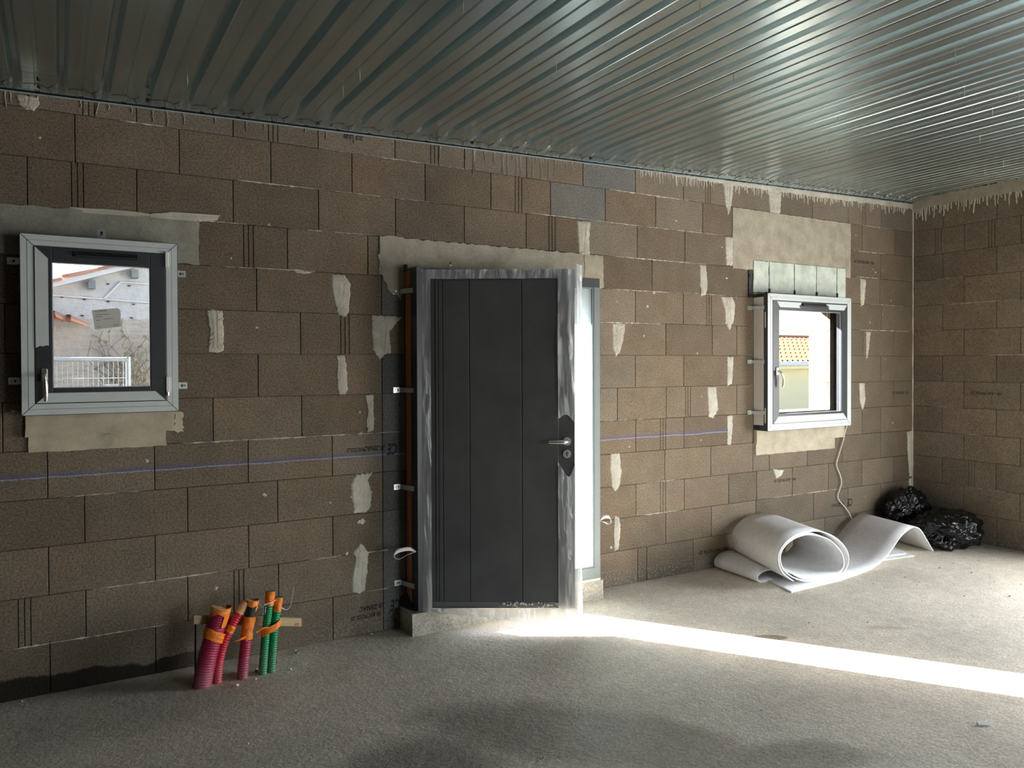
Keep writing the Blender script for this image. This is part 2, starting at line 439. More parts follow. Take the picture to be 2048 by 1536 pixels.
def conduit_mat(name, c):
    k = NT(name); p = k.pos(); q = k.xyz(p)
    dust = k.val('SUBTRACT', 1.0, k.mapr(k.val('ADD', q[2], k.val('MULTIPLY', k.noise(p, 12, 3), 0.14)), 0.05, 0.27))
    spl = k.mapr(k.noise(p, 85, 3), 0.70, 0.74)
    col = k.mix(k.val('MULTIPLY', dust, 0.55), c, tuple(0.55 * x + 0.45 * y for x, y in zip(c, (0.36, 0.33, 0.33))))
    col = k.mix(spl, col, (0.6, 0.58, 0.55))
    k.col(col)
    return k.set(0.42, 0, 0.4)
MAT['purple'] = conduit_mat('magenta_conduit', (0.34, 0.018, 0.06))
MAT['red'] = conduit_mat('red_conduit', (0.56, 0.022, 0.05))
MAT['green'] = conduit_mat('green_conduit', (0.006, 0.235, 0.075))
MAT['tape'] = simple('orange_tape', (0.90, 0.22, 0.012), 0.4, var=0.25, scale=40, bump=0.5)
MAT['tape_top'] = simple('faded_orange_tape', (0.78, 0.42, 0.18), 0.5, var=0.2, scale=40)
MAT['ink'] = simple('black_ink', (0.012, 0.010, 0.009), 0.8, var=0.3, scale=150)

# ------------------------------------------------------------------ room shell
XL, XR, YB, WT = -2.6, 7.445, -7.7, 0.20
XW = -5.5                                       # far left wall of the room
def zc(x): return 3.094 + 0.0283 * x           # underside of the sloping deck

fl = MB().box(XW - 0.3, XR + 0.3, YB - 0.3, WT, -0.12, 0.0).build('floor', MAT['floor'])
tag(fl, 'rough grey screed floor with damp dark patches', 'floor', kind='structure')

OPEN = {'window_left': (-0.06, 0.47, 1.515, 2.265), 'door': (1.95, 3.35, 0.0, 2.265), 'window_right': (5.15, 6.164, 1.265, 2.265)}

SKIP_ALL = [(-0.06, 0.47, 1.515, 2.265), (1.95, 3.35, 0.002, 2.265), (5.15, 6.164, 1.265, 2.265)]
def core_with_openings(mb, x0, x1, z0, ztop, y0, y1, ops):
    xs = sorted({x0, x1, *[o[0] for o in ops], *[o[1] for o in ops]})
    for a, b in zip(xs[:-1], xs[1:]):
        cuts = sorted([(o[2], o[3]) for o in ops if o[0] <= a + 1e-6 and o[1] >= b - 1e-6])
        z = z0
        for c0, c1 in cuts:
            if c0 > z + 1e-6: mb.box(a, b, y0, y1, z, c0)
            z = c1
        mb.hexa([(a, y0, z), (b, y0, z), (b, y1, z), (a, y1, z)], [(a, y0, ztop(a)), (b, y0, ztop(b)), (b, y1, ztop(b)), (a, y1, ztop(a))])
mb = MB(); mb.hexa([(XW, 0.0, 0), (XL, 0.0, 0), (XL, WT, 0), (XW, WT, 0)], [(XW, 0.0, zc(XW) + 0.02), (XL, 0.0, zc(XL) + 0.02), (XL, WT, zc(XL) + 0.02), (XW, WT, zc(XW) + 0.02)])
core_with_openings(mb, XW, XR + 0.22, 0, lambda x: zc(x) + 0.108, WT + 0.001, WT + 0.03, list(OPEN.values()))
core_with_openings(mb, XL, XR, 0.002, lambda x: zc(x) - 0.01, 0.028, 0.034, SKIP_ALL)
mb.box(5.120, 5.1465, 0.0035, 0.19, 1.268, 2.262)
wall_front = tag(mb.build('wall_front', MAT['mortar']), 'brown concrete block wall with two windows and a door', 'wall', kind='structure')
wall_right = tag(MB().box(XR + WT + 0.001, XR + WT + 0.03, -2.0, WT, 0, zc(XR) + 0.108).build('wall_right', MAT['mortar']),
                 'brown concrete block wall on the right with a mortar stripe in its corner', 'wall', kind='structure')

# --- blocks ---------------------------------------------------------------
VG, HG, CH = 0.0042, 0.0022, 0.0022        # open vertical joint, bed joint, edge chamfer
_bm = {}
def block_mesh(wd, ht, grooves, slope=0.0, matkey='block'):
    """front face at y=0, body towards +y; origin at lower left front corner; optional three grooves and sloping top"""
    key = (round(wd, 3), round(ht, 3), tuple(round(g, 3) for g in grooves), round(slope, 4), matkey)
    if key in _bm: return _bm[key]
    prof = [(0.0, WT), (0.0, CH), (CH, 0.0)]
    for g in sorted(grooves):
        prof += [(g - 0.0032, 0.0), (g - 0.0022, 0.007), (g + 0.0022, 0.007), (g + 0.0032, 0.0)]
    prof += [(wd - CH, 0.0), (wd, CH), (wd, WT)]
    n = len(prof)
    def ring(z, inset): return [(x, max(y, inset) if y < 0.0065 else y, z) for x, y in prof]
    # rings: bottom edge (inset), bottom, top, top edge (inset)
    def top(x, dz): return ht + slope * x - dz
    r0_ = [(x, y + CH if y < 0.02 else y, 0.0) for x, y in prof]
    r1_ = [(x, y, CH) for x, y in prof]
    r2_ = [(x, y, top(x, CH)) for x, y in prof]
    r3_ = [(x, y + CH if y < 0.02 else y, top(x, 0)) for x, y in prof]
    vs = r0_ + r1_ + r2_ + r3_; fs = []
    for r in range(3):
        for i in range(n - 1):
            fs.append((r * n + i, r * n + i + 1, (r + 1) * n + i + 1, (r + 1) * n + i))
        fs.append((r * n + n - 1, r * n, (r + 1) * n, (r + 1) * n + n - 1))
    fs.append(tuple(range(n - 1, -1, -1))); fs.append(tuple(range(3 * n, 4 * n)))
    me = bpy.data.meshes.new('concrete_block'); me.from_pydata(vs, [], fs); me.update()
    me.materials.append(MAT[matkey]); _bm[key] = me
    return me

def put_block(x0, x1, z0, z1, parent, grooves=(), slope=0.0, mat='block', right=False, dy=0.0):
    a, b = x0 + VG / 2, x1 - VG / 2
    me = block_mesh(b - a, z1 - z0 - HG, [g - a for g in grooves if a + 0.03 < g < b - 0.03], slope, mat)
    o = bpy.data.objects.new('concrete_block', me); COL.objects.link(o); o.parent = parent
    if right:
        o.rotation_euler = (0, 0, -math.pi / 2); o.location = (XR + dy, -a, z0 + HG / 2)
    else:
        o.location = (a, dy, z0 + HG / 2)
    return o

G3 = 0.027
COURSES = {   # top level: (joints, centres of triple grooves, grey end blocks)
 4: ([-0.05, 0.448, 0.942, 1.446, 1.775, 3.867, 3.957, 4.449, 4.986, 5.551, 6.095, 6.63, 7.13], []),
 3: ([0.114, 0.615, 1.117, 1.614, 1.775, 4.155, 4.653, 5.181, 5.937, 6.43, 6.93], [-0.159, 0.891]),
 2: ([-0.052, 0.45, 0.947, 1.448, 1.775, 3.851, 4.352, 4.854, 5.19, 5.649, 6.143, 6.64, 7.14], [4.125]),
 1: ([0.113, 0.618, 1.115, 1.611, 1.775, 4.146, 4.646, 5.144, 5.35, 5.849, 6.346, 6.93], []),
 0: ([-0.052, 0.451, 0.948, 1.448, 1.775, 3.849, 4.349, 4.868, 5.15, 5.64, 6.14, 6.64, 6.934], [4.126]),
 -1: ([0.757, 1.261, 1.693, 1.775, 3.669, 4.161, 4.66, 4.95, 6.637, 7.14], [4.393]),
 -2: ([1.008, 1.513, 1.775, 3.847, 4.348, 4.868, 6.44, 6.932], []),
 -3: ([0.772, 1.258, 1.769, 3.681, 4.158, 4.664, 4.95, 6.651, 7.14], [1.534]),
 -4: ([1.003, 1.507, 1.775, 3.848, 4.343, 4.863, 6.44, 6.935], [4.627]),
 -5: ([1.184, 1.685, 4.017, 4.531, 6.642, 6.914], [0.96]),
 -6: ([-0.126, 0.376, 0.876, 1.373, 1.872, 2.367, 2.857, 3.405, 3.867, 4.362, 4.857, 6.929], [0.097, 3.076]),
 -7: ([0.087, 0.591, 1.09, 1.585, 2.08, 2.573, 3.064, 3.558, 4.054, 4.557, 6.639, 7.149], [2.795]),
 -8: ([-0.119, 0.378, 0.879, 1.373, 1.871, 2.37, 2.863, 3.352, 3.85, 4.346, 4.852, 5.42, 5.92, 6.428, 6.932], [0.152, 1.105, 2.149, 4.616, 6.663]),
 -9: ([6.2, 6.7, 7.2], []),
}
SKIP = [ # regions without blocks: openings and cast lintels
 (-0.06, 0.47, 1.515, 2.265), (1.95, 3.35, -1, 2.265), (5.15, 6.164, 1.265, 2.265),
 (-0.62, 0.69, 2.265, 2.515), (1.76, 3.53, 2.265, 2.515), (5.085, 6.38, 2.265, 2.515), (4.9, 6.452, 2.515, 3.015)]
for L, (js, gs) in COURSES.items():
    z1 = 1.265 - 0.25 * L; z0 = z1 - 0.25
    if L == 4: z0 = 0.001
    js = list(js)
    while js[0] > XL + 0.5 and L > -9: js.insert(0, round(js[0] - 0.5, 3))
    left = XL if L > -9 else 6.06
    edges = [left] + js + [XR + 0.005]
    for s in SKIP:
        if s[2] < z0 + 0.1 < s[3]: edges = [e for e in edges if not (s[0] < e < s[1])] + [s[0], s[1]]
    edges = sorted(set(edges))
    grooves = [g + d for g in gs for d in (-G3, 0, G3)]
    for a, b in zip(edges[:-1], edges[1:]):
        if b - a < 0.012: continue
        mid = (a + b) / 2
        if any(s[0] < mid < s[1] and s[2] < z0 + 0.1 < s[3] for s in SKIP): continue
        mat = 'block'
        if L >= -4 and 1.77 <= a < 1.95: mat = 'block_grey'
        elif L == -7 and abs(a - 3.064) < 0.01: mat = 'block_pale'
        elif L == -8 and 3.3 < a < 3.84: mat = 'block_pale'
        elif L == -8 or (L == -6 and 3.3 < a < 3.8) or (L == -7 and 4.0 < a < 4.2) or (L == 0 and 1.4 < a < 1.5) or (L < 0 and 3.34 < a < 3.4): mat = 'block_coarse'
        slope = 0.0; zt = z1
        if L <= -8:
            lim = zc(a) - 0.003
            if lim < z1: zt = lim; slope = 0.0283
            if zt - z0 < 0.01: continue
        put_block(a, b, z0, zt, wall_front, grooves, slope, mat)

for L in range(4, -10, -1):
    z1 = 1.265 - 0.25 * L; z0 = z1 - 0.25
    if L == 4: z0 = 0.001
    if L == -9: z1 = zc(XR) + 0.04
    ph = 0.31 if L % 2 == 0 else 0.516
    if L == 4: ph = 0.32
    e = [0.006] + [ph + 0.5 * k for k in range(3)] + [2.0]
    gs = {-7: [0.265, 0.765], 2: [0.59]}.get(L, [])
    for a, b in zip(e[:-1], e[1:]):
        put_block(a, b, z0, z1, wall_right, [g + d for g in gs for d in (-G3, 0, G3)], 0.0, 'block', right=True)

# --- cast lintels, sills, mortar ------------------------------------------
def slab(name, poly, y0, y1, mat, parent, seed=1, amp=0.004, step=0.03):
    pg = ragged(poly, step, amp, seed)
    return MB().prism([(x, y1, z) for x, z in pg], (0, y0 - y1, 0)).build(name, mat, parent)
def rect(a, b, c, d): return [(a, c), (b, c), (b, d), (a, d)]
slab('lintel', rect(-0.62, 0.692, 2.266, 2.517), -0.004, 0.19, MAT['lintel_grey'], wall_front, 1)
slab('lintel', rect(1.758, 3.532, 2.266, 2.512), -0.005, 0.19, MAT['lintel'], wall_front, 2, 0.005)
slab('lintel', rect(4.897, 6.456, 2.50, 3.012), -0.006, 0.19, MAT['lintel'], wall_front, 3, 0.003)
slab('lintel', rect(5.087, 6.378, 2.27, 2.49), 0.03, 0.19, MAT['lintel_grey'], wall_front, 4, 0.0)
slab('render_patch', [(1.76, 2.515), (1.755, 2.35), (1.79, 2.24), (1.83, 2.17), (1.9, 2.12), (1.935, 2.2), (1.94, 2.515)], -0.008, 0.0, MAT['lintel'], wall_front, 5, 0.01, 0.02)
slab('render_patch', [(3.36, 2.5), (3.53, 2.5), (3.535, 2.27), (3.36, 2.25)], -0.008, 0.0, MAT['lintel'], wall_front, 6, 0.006, 0.02)
def sill(x0, x1, z0, z1, proud, seed, mat):
    slab('sill', rect(x0, x1, z0, z1), -proud, 0.05, mat, wall_front, seed, 0.003, 0.04)
sill(-0.147, 0.553, 1.338, 1.448, 0.026, 11, MAT['sill']); sill(-0.133, 0.510, 1.258, 1.338, 0.010, 12, MAT['sill'])
sill(5.157, 6.340, 1.004, 1.13, 0.03, 13, MAT['sill']); sill(5.169, 6.216, 0.905, 1.004, 0.012, 14, MAT['sill'])
slab('mortar_patch', rect(0.555, 0.60, 1.33, 1.44), -0.004, 0.0, MAT['sill'], wall_front, 15, 0.006, 0.012)

PATCHES = [
    [(-0.169,3.074),(-0.070,3.071),(-0.073,3.027),(-0.093,3.001),(-0.131,3.000),(-0.157,3.026)],
    [(0.727,2.013),(0.813,2.013),(0.820,1.887),(0.817,1.787),(0.787,1.770),(0.733,1.778),(0.742,1.900)],
    [(1.454,2.254),(1.536,2.256),(1.571,2.196),(1.568,2.133),(1.557,2.021),(1.541,1.996),(1.490,2.013),(1.466,2.098),(1.451,2.190)],
    [(1.482,1.754),(1.533,1.757),(1.548,1.636),(1.548,1.543),(1.531,1.515),(1.493,1.519),(1.481,1.575)],
    [(1.710,2.010),(1.920,2.010),(1.848,1.937),(1.824,1.905),(1.836,1.777),(1.799,1.767),(1.762,1.726),(1.719,1.792)],
    [(1.664,1.506),(1.717,1.508),(1.719,1.349),(1.712,1.280),(1.676,1.275),(1.670,1.335),(1.680,1.414)],
    [(1.599,1.010),(1.710,1.017),(1.674,0.979),(1.703,0.891),(1.692,0.797),(1.659,0.768),(1.584,0.770),(1.575,0.855),(1.566,0.950)],
    [(1.628,0.576),(1.674,0.520),(1.670,0.403),(1.653,0.279),(1.613,0.260),(1.574,0.279),(1.569,0.355),(1.595,0.492),(1.576,0.520)],
    [(1.597,0.712),(1.639,0.739),(1.665,0.711),(1.629,0.693)],
    [(3.297,2.750),(3.420,2.758),(3.405,2.620),(3.414,2.505),(3.314,2.498),(3.301,2.648)],
    [(4.521,2.504),(4.593,2.504),(4.610,2.345),(4.593,2.270),(4.537,2.247),(4.526,2.341)],
    [(4.764,2.252),(4.898,2.258),(4.928,2.192),(4.916,2.065),(4.863,1.979),(4.810,2.041),(4.810,2.137)],
    [(4.810,2.755),(4.904,2.763),(4.904,2.519),(4.822,2.522)],
    [(4.788,3.219),(4.910,3.217),(4.887,3.030),(4.846,2.942),(4.811,3.043)],
    [(5.331,3.231),(5.503,3.233),(5.484,3.012),(5.356,3.013)],
    [(3.619,2.005),(3.749,2.004),(3.724,1.881),(3.695,1.796),(3.656,1.754),(3.623,1.823)],
    [(4.833,1.752),(4.910,1.752),(4.892,1.525),(4.833,1.509)],
    [(4.609,1.504),(4.706,1.503),(4.728,1.311),(4.671,1.242),(4.620,1.261)],
    [(3.601,1.019),(3.688,1.013),(3.707,0.866),(3.682,0.753),(3.644,0.726),(3.615,0.759),(3.596,0.894)],
    [(3.638,0.547),(3.687,0.515),(3.696,0.426),(3.676,0.282),(3.638,0.268),(3.628,0.395)],
    [(4.833,1.257),(4.897,1.258),(4.897,1.136),(4.874,1.010),(4.833,1.021)],
    [(6.604,2.504),(6.695,2.495),(6.665,2.254),(6.612,2.242)],
    [(6.697,1.995),(6.766,1.996),(6.736,1.822),(6.698,1.726)],
    [(6.591,1.506),(6.675,1.505),(6.691,1.341),(6.645,1.236),(6.607,1.319)],
    [(1.213,2.271),(1.273,2.268),(1.334,2.257),(1.288,2.245),(1.234,2.251)],
    [(0.062,2.525),(0.200,2.531),(0.441,2.528),(0.697,2.544),(0.804,2.557),(0.790,2.527),(0.671,2.508),(0.392,2.512),(0.085,2.504)],
    [(5.395,0.770),(5.537,0.750),(5.498,0.700),(5.434,0.683)],
]
def mortar_patch(poly, seed, parent=wall_front, th=0.006, mat='mortar', place=None):
    pg = ragged(poly, 0.011, 0.0042, seed)
    cx = sum(p[0] for p in pg) / len(pg); cz = sum(p[1] for p in pg) / len(pg)
    n = len(pg); rr = random.Random(seed)
    vs = [(x, -0.0004, z) for x, z in pg]
    vs += [(cx + (x - cx) * 0.86, -th * rr.uniform(0.6, 1.0), cz + (z - cz) * 0.93) for x, z in pg]
    vs += [(cx + (x - cx) * 0.3, -th * rr.uniform(0.9, 1.5), cz + (z - cz) * 0.8) for x, z in pg]
    fs = []
    for r in range(2):
        for i in range(n): fs.append((r * n + i, r * n + (i + 1) % n, (r + 1) * n + (i + 1) % n, (r + 1) * n + i))
    fs.append(tuple(range(2 * n, 3 * n)))
    if place: vs = [place(v) for v in vs]
    return MB().add(vs, fs).build('mortar_patch', MAT[mat], parent)
for i, pl in enumerate(PATCHES): mortar_patch(pl, 100 + i)

# thin smears of mortar squeezed from the bed joints
def smear(x0, x1, z, seed, parent, place=None, h=0.006):
    rr = random.Random(seed); n = max(4, int((x1 - x0) / 0.02)); vs = []; fs = []
    for i in range(n + 1):
        x = x0 + (x1 - x0) * i / n; a = rr.uniform(0.15, 1.0) * h * math.sin(math.pi * min(max(i / n, 0.05), 0.95)) ** 0.4
        vs += [(x, -0.0003, z - a * rr.uniform(0.5, 1.2)), (x, -0.004 * rr.uniform(0.4, 1.0), z), (x, -0.0003, z + a * rr.uniform(0.3, 0.8))]
        if i:
            b = 3 * i; fs += [(b - 3, b, b + 1, b - 2), (b - 2, b + 1, b + 2, b - 1)]
    if place: vs = [place(v) for v in vs]
    return MB().add(vs, fs).build('mortar_smear', MAT['mortar'], parent, normals=False)
SM = [(0.12, 0.62, 0.265), (-0.25, 0.45, 0.265), (0.15, 0.75, 0.515), (0.45, 0.95, 0.518), (1.3, 1.5, 0.516), (1.55, 1.9, 0.515), (1.6, 1.9, 0.268),
      (0.6, 0.9, 1.265), (0.9, 1.35, 1.265), (1.2, 1.9, 1.267), (0.75, 1.2, 2.266), (1.0, 1.35, 2.268), (0.55, 0.95, 2.517), (1.2, 1.7, 2.516),
      (3.55, 4.2, 2.266), (3.6, 4.6, 2.515), (4.2, 4.9, 2.268), (3.4, 4.1, 2.014), (3.4, 3.9, 2.768), (3.8, 4.8, 2.767), (1.4, 2.2, 2.767),
      (0.9, 1.4, 2.768), (2.9, 3.4, 2.77), (1.4, 2.4, 3.016), (3.6, 4.4, 3.017), (0.3, 0.6, 3.016), (3.5, 4.0, 1.268), (6.5, 7.0, 2.766), (6.55, 6.9, 2.52), (6.6, 7.1, 3.016),
      (5.35, 5.85, 0.517), (5.85, 6.3, 0.517), (3.9, 4.3, 0.517), (6.7, 7.3, 2.266), (6.6, 7.4, 2.015), (3.95, 4.3, 0.767), (0.0, 0.4, 1.017)]
for i, (a, b, z) in enumerate(SM): smear(a, b, z, 300 + i, wall_front, h=0.004 + 0.005 * ((i * 37) % 10) / 10)
onright = lambda v: (XR + v[1], -v[0], v[2])
for i, (a, b, z) in enumerate([(0.3, 1.0, 2.265), (0.25, 0.5, 2.515), (0.2, 0.5, 1.265), (0.4, 0.9, 0.515), (0.7, 1.2, 1.767), (0.5, 0.7, 1.016), (0.05, 0.3, 2.017)]):
    smear(a, b, z, 360 + i, wall_right, onright, 0.005)
rr = random.Random(5)
for i in range(46):                             # splashes of mortar on the blocks
    x = rr.choice([rr.uniform(-0.2, 1.85), rr.uniform(3.5, 5.0), rr.uniform(3.5, 5.0), rr.uniform(6.5, 7.3)]); z = rr.uniform(0.3, 2.95); s = rr.uniform(0.004, 0.013)
    if any(k[0] - 0.05 < x < k[1] + 0.05 and k[2] - 0.1 < z < k[3] + 0.1 for k in SKIP): continue
    t = rr.uniform(0, 3); pl = [(x + s * math.cos(q) * rr.uniform(0.5, 1.4), z + s * 0.8 * math.sin(q) * rr.uniform(0.5, 1.6)) for q in (0, 1, 2, 3, 4, 5)]
    n_ = 6
    MB().add([(a, -0.0004, b) for a, b in pl] + [(x, -0.004, z)], [(k, (k + 1) % 6, 6) for k in range(6)]).build('mortar_splash', MAT['mortar'], wall_front)

# --- runs of mortar dripping from under the deck ---------------------------
def drips(mb, items, place=lambda v: v):
    for x, z1, ln, wd, sd_ in items:
        rr = random.Random(sd_); n = 7; vs = []; fs = []; off = 0
        for i in range(n + 1):
            t = i / n; off += rr.uniform(-0.004, 0.004)
            w_ = wd * (1 - 0.55 * t) * (1.25 if i == n - 1 else 1) * (0.3 if i == n else 1)
            vs += [(x + off - w_, -0.0005, z1 - ln * t), (x + off, -0.0055, z1 - ln * t), (x + off + w_, -0.0005, z1 - ln * t)]
            if i: b = 3 * i; fs += [(b - 3, b - 2, b + 1, b), (b - 2, b - 1, b + 2, b + 1)]
        mb.add([place(v) for v in vs], fs, True)
it = []
rr = random.Random(11)
for x in (-0.2, -0.215, -0.07, 0.12, 0.2, 0.245, 0.35, 0.46, 0.53, 0.62, 0.78, 0.95, 1.05, 1.3, 1.42, 1.6): it.append((x, zc(x) - 0.004, rr.uniform(0.03, 0.09), 0.003, rr.random()))
for x in (2.19, 2.38, 2.445, 2.455, 2.52, 2.6, 2.66, 2.68, 2.71, 2.75, 2.78, 2.81, 2.89, 2.92, 2.94, 2.98, 3.0, 3.02, 3.05, 3.1, 3.13, 3.15, 3.2, 3.25): it.append((x, zc(x) - 0.004, rr.uniform(0.05, 0.17), 0.0042, rr.random()))
x = 3.9
while x < 7.40:
    it.append((x, zc(x) - 0.002, rr.uniform(0.03, 0.10) + 0.05 * min(1, (x - 3.9) / 2.0) * rr.random() ** 2, rr.uniform(0.005, 0.011), rr.random())); x += rr.uniform(0.012, 0.04)
mb = MB(); drips(mb, it); d = mb.build('mortar_drips', MAT['mortar'], wall_front, normals=False); tag(d, kind='stuff')
it = []; y = 0.02
while y < 1.95:
    it.append((y, zc(XR) - 0.045, rr.uniform(0.04, 0.16), rr.uniform(0.006, 0.013), rr.random())); y += rr.uniform(0.014, 0.04)
mb = MB(); drips(mb, it, onright); d = mb.build('mortar_drips', MAT['mortar'], wall_right, normals=False); tag(d, kind='stuff')
pg = ragged([(4.6, zc(4.6) - 0.03), (5.5, zc(5.5) - 0.045), (XR - 0.002, zc(XR) - 0.055), (XR - 0.002, zc(XR) - 0.001), (3.9, zc(3.9) - 0.001)], 0.02, 0.008, 8)
MB().prism([(a, -0.0006, b) for a, b in pg], (0, -0.004, 0)).build('mortar_band', MAT['mortar'], wall_front)
pg = ragged([(0.0, zc(XR) - 0.062), (1.98, zc(XR) - 0.07), (1.98, zc(XR) + 0.043), (0.0, zc(XR) + 0.043)], 0.02, 0.008, 9)
MB().prism([(XR - 0.0006, -a, b) for a, b in pg], (-0.006, 0, 0)).build('mortar_band', MAT['lintel'], wall_right)
# corner stripe of mortar
pts = [(7.443 + 0.002 * math.sin(k * 1.7), -0.006, 0.35 + k * 0.1) for k in range(30)]
MB().tube(pts, [0.0085 + 0.002 * math.sin(k * 2.3) for k in range(30)], 6).build('corner_mortar', MAT['mortar'], wall_right)
mortar_patch([(7.36, 1.0), (7.44, 1.01), (7.44, 0.55), (7.40, 0.55), (7.37, 0.8)], 77)
mortar_patch([(7.39, 0.52), (7.44, 0.53), (7.44, 0.28), (7.40, 0.28)], 78)

# --- maker's stamps printed upside down on some blocks ----------------------
def text_mesh(body, size, shear=0.25):
    cu = bpy.data.curves.new('stamp_text', 'FONT'); cu.body = body; cu.size = size; cu.shear = shear; cu.align_x = 'CENTER'; cu.align_y = 'CENTER'
    cu.resolution_u = 2; cu.offset = size * 0.025
    o = bpy.data.objects.new('stamp_text', cu); COL.objects.link(o)
    dg = bpy.context.evaluated_depsgraph_get(); me = bpy.data.meshes.new_from_object(o.evaluated_get(dg))
    bpy.data.objects.remove(o); bpy.data.curves.remove(cu)
    return me
def stamp(body, cx, cz, width, parent, right=False, size=0.05, hs=1.0, flip=-1, y=-0.0012, mat='ink', tilt=0.0, name='stamp_print', place=None):
    me = text_mesh(body, size)
    xs = [v.co.x for v in me.vertices]; sx = width / (max(xs) - min(xs))
    for v in me.vertices:
        a, b = flip * v.co.x * sx, flip * v.co.y * hs
        b += a * tilt
        if place: v.co = place(a, b)
        elif right: v.co = (XR + y, cx - a, cz + b)
        else: v.co = (cx + a, y, cz + b)
    me.materials.append(MAT[mat]); o = bpy.data.objects.new(name, me); COL.objects.link(o); o.parent = parent
    if parent: o.location = -wloc(parent)
    return o
stamp('PB - RECTICOL 25', -0.72, 1.41, 0.28, wall_right, True, 0.034)
stamp('PB - RECTICOL 25', 6.666, 2.665, 0.30, wall_front, size=0.034)
stamp('PB - RECTICOL 25', 5.552, 0.662, 0.29, wall_front, size=0.034)
stamp('PB - RECTICOL 25', 7.25, 1.40, 0.26, wall_front, size=0.034)
stamp('PB - RECTICOL 25', 4.675, 0.145, 0.33, wall_front, size=0.036)
stamp('CE', 1.845, 1.162, 0.07, wall_front, size=0.10)
stamp('2B ZENAC', 1.725, 1.172, 0.14, wall_front, size=0.042)
stamp('PB RECTICOL 25', 1.60, 1.168, 0.12, wall_front, size=0.036)
stamp('CE', 1.86, 0.155, 0.07, wall_front, size=0.10)
stamp('2B ZENAC', 1.70, 0.165, 0.17, wall_front, size=0.042, tilt=0.03)
stamp('PB RECTICOL 25', 1.66, 0.115, 0.20, wall_front, size=0.036, tilt=0.03)
stamp('CE', 6.46, 0.38, 0.075, wall_front, size=0.10)
stamp('2B ZENAC', 6.28, 0.37, 0.20, wall_front, size=0.042)
stamp('25 2B', 1.60, 3.115, 0.13, wall_front, size=0.036)

# --- ceiling: profiled steel deck -------------------------------------------
PER = 0.1965
cl = MB(); cl.hexa([(XW - 0.3, YB - 0.3, zc(XW - 0.3) + 0.11), (XR + 0.5, YB - 0.3, zc(XR + 0.5) + 0.11), (XR + 0.5, 0.6, zc(XR + 0.5) + 0.11), (XW - 0.3, 0.6, zc(XW - 0.3) + 0.11)],
        [(XW - 0.3, YB - 0.3, zc(XW) + 0.30), (XR + 0.5, YB - 0.3, zc(XR) + 0.30), (XR + 0.5, 0.6, zc(XR) + 0.30), (XW - 0.3, 0.6, zc(XW) + 0.30)])
ceiling = tag(cl.build('ceiling', MAT['lintel_grey']), 'ribbed galvanised steel deck ceiling', 'ceiling', kind='structure')
NR = 5
prof = [(0.0, 0), (0.004, 0.001), (0.016, 0.052), (0.020, 0.055), (0.040, 0.055), (0.044, 0.052), (0.056, 0.001), (0.060, 0.0), (0.108, 0.0), (0.112, 0.006), (0.126, 0.006), (0.130, 0.0), (0.190, 0.0)]
px = [(k * PER + a, b) for k in range(NR) for a, b in prof] + [(NR * PER + 0.006, 0.0)]
ys = [0.02, -0.002, -0.02, -0.045, -0.075, -0.11, -0.15, -0.2, -0.26, -0.34, -0.5, -1.5, -3.0, -5.5, YB]
def sstep(a, b, x):
    t = min(max((x - a) / (b - a), 0), 1); return t * t * (3 - 2 * t)
SAGM = 0.045
def SAG(y): return SAGM * (1 - min(1, max(0, -y) / 0.26)) ** 1.8
vs = []; fs = []
for y in ys:
    amp = sstep(0.01, 0.20, -y); sag = SAG(y)
    for x, b in px:
        hh = b * amp
        if b < 0.01: hh = b * (0.4 + 0.6 * amp)
        vs.append((x, y, 0.0283 * x + hh - sag + SAGM))
nx = len(px)
for j in range(len(ys) - 1):
    for i in range(nx - 1): fs.append((j * nx + i, j * nx + i + 1, (j + 1) * nx + i + 1, (j + 1) * nx + i))
dm = bpy.data.meshes.new('deck_sheet'); dm.from_pydata(vs, [], fs); dm.update(); dm.materials.append(MAT['galv'])
x0s = -28 * PER
k = 0; sheets = []
while x0s + k * NR * PER < XR - 0.05:
    X0 = x0s + k * NR * PER
    o = bpy.data.objects.new('deck_sheet', dm); COL.objects.link(o); o.parent = ceiling
    o.location = (X0, 0, zc(X0) - 0.0005 * (k % 2)); sheets.append(o); k += 1
# crease lines pressed where the ribs are crushed over the wall
cre = MB()
pts = [((0.060, -0.075), (0.085, -0.085)), ((0.085, -0.085), (0.13, -0.083)), ((0.13, -0.083), (0.165, -0.06)), ((0.165, -0.06), (0.185, -0.015)), ((0.165, -0.06), (0.19, -0.09))]
for (a, b), (c, d_) in pts:
    sa = SAG(b); sb = SAG(d_)
    cre.tube([(a, b, 0.0283 * a + SAGM - 0.0008 - sa), (c, d_, 0.0283 * c + SAGM - 0.0008 - sb)], 0.0018, 4, smooth=False)
cm = cre.mesh('crease'); cm.materials.append(MAT['black'])
for k in range(-13, 38):
    X0 = k * PER
    if X0 > XR - 0.2: break
    o = bpy.data.objects.new('crease', cm); COL.objects.link(o); o.parent = ceiling; o.location = (X0, 0, zc(X0))
hm = MB().cyl((0, 0, 0), (0, 0, 1), 0.0085, 0.004, 12).mesh('fixing_hole'); hm.materials.append(MAT['black'])
for x in (-0.62, -0.07, 0.43, 0.93, 1.36, 1.44 + 0.0, 2.40, 3.38, 4.36, 5.3, 6.2, 6.9):
    for y in (-0.055,) if x > 0.6 else (-0.055, -0.125):
        o = bpy.data.objects.new('fixing_hole', hm); COL.objects.link(o); o.parent = ceiling
        o.location = (x, y, zc(x) + SAGM - 0.0008 - SAG(y))
rr = random.Random(3); wm = MB().tube([(0, 0, 0), (0.002, 0.001, -0.02), (0.0, 0.0, -0.045)], [0.0022, 0.0016, 0.0005], 5).mesh('mortar_drop'); wm.materials.append(MAT['mortar'])
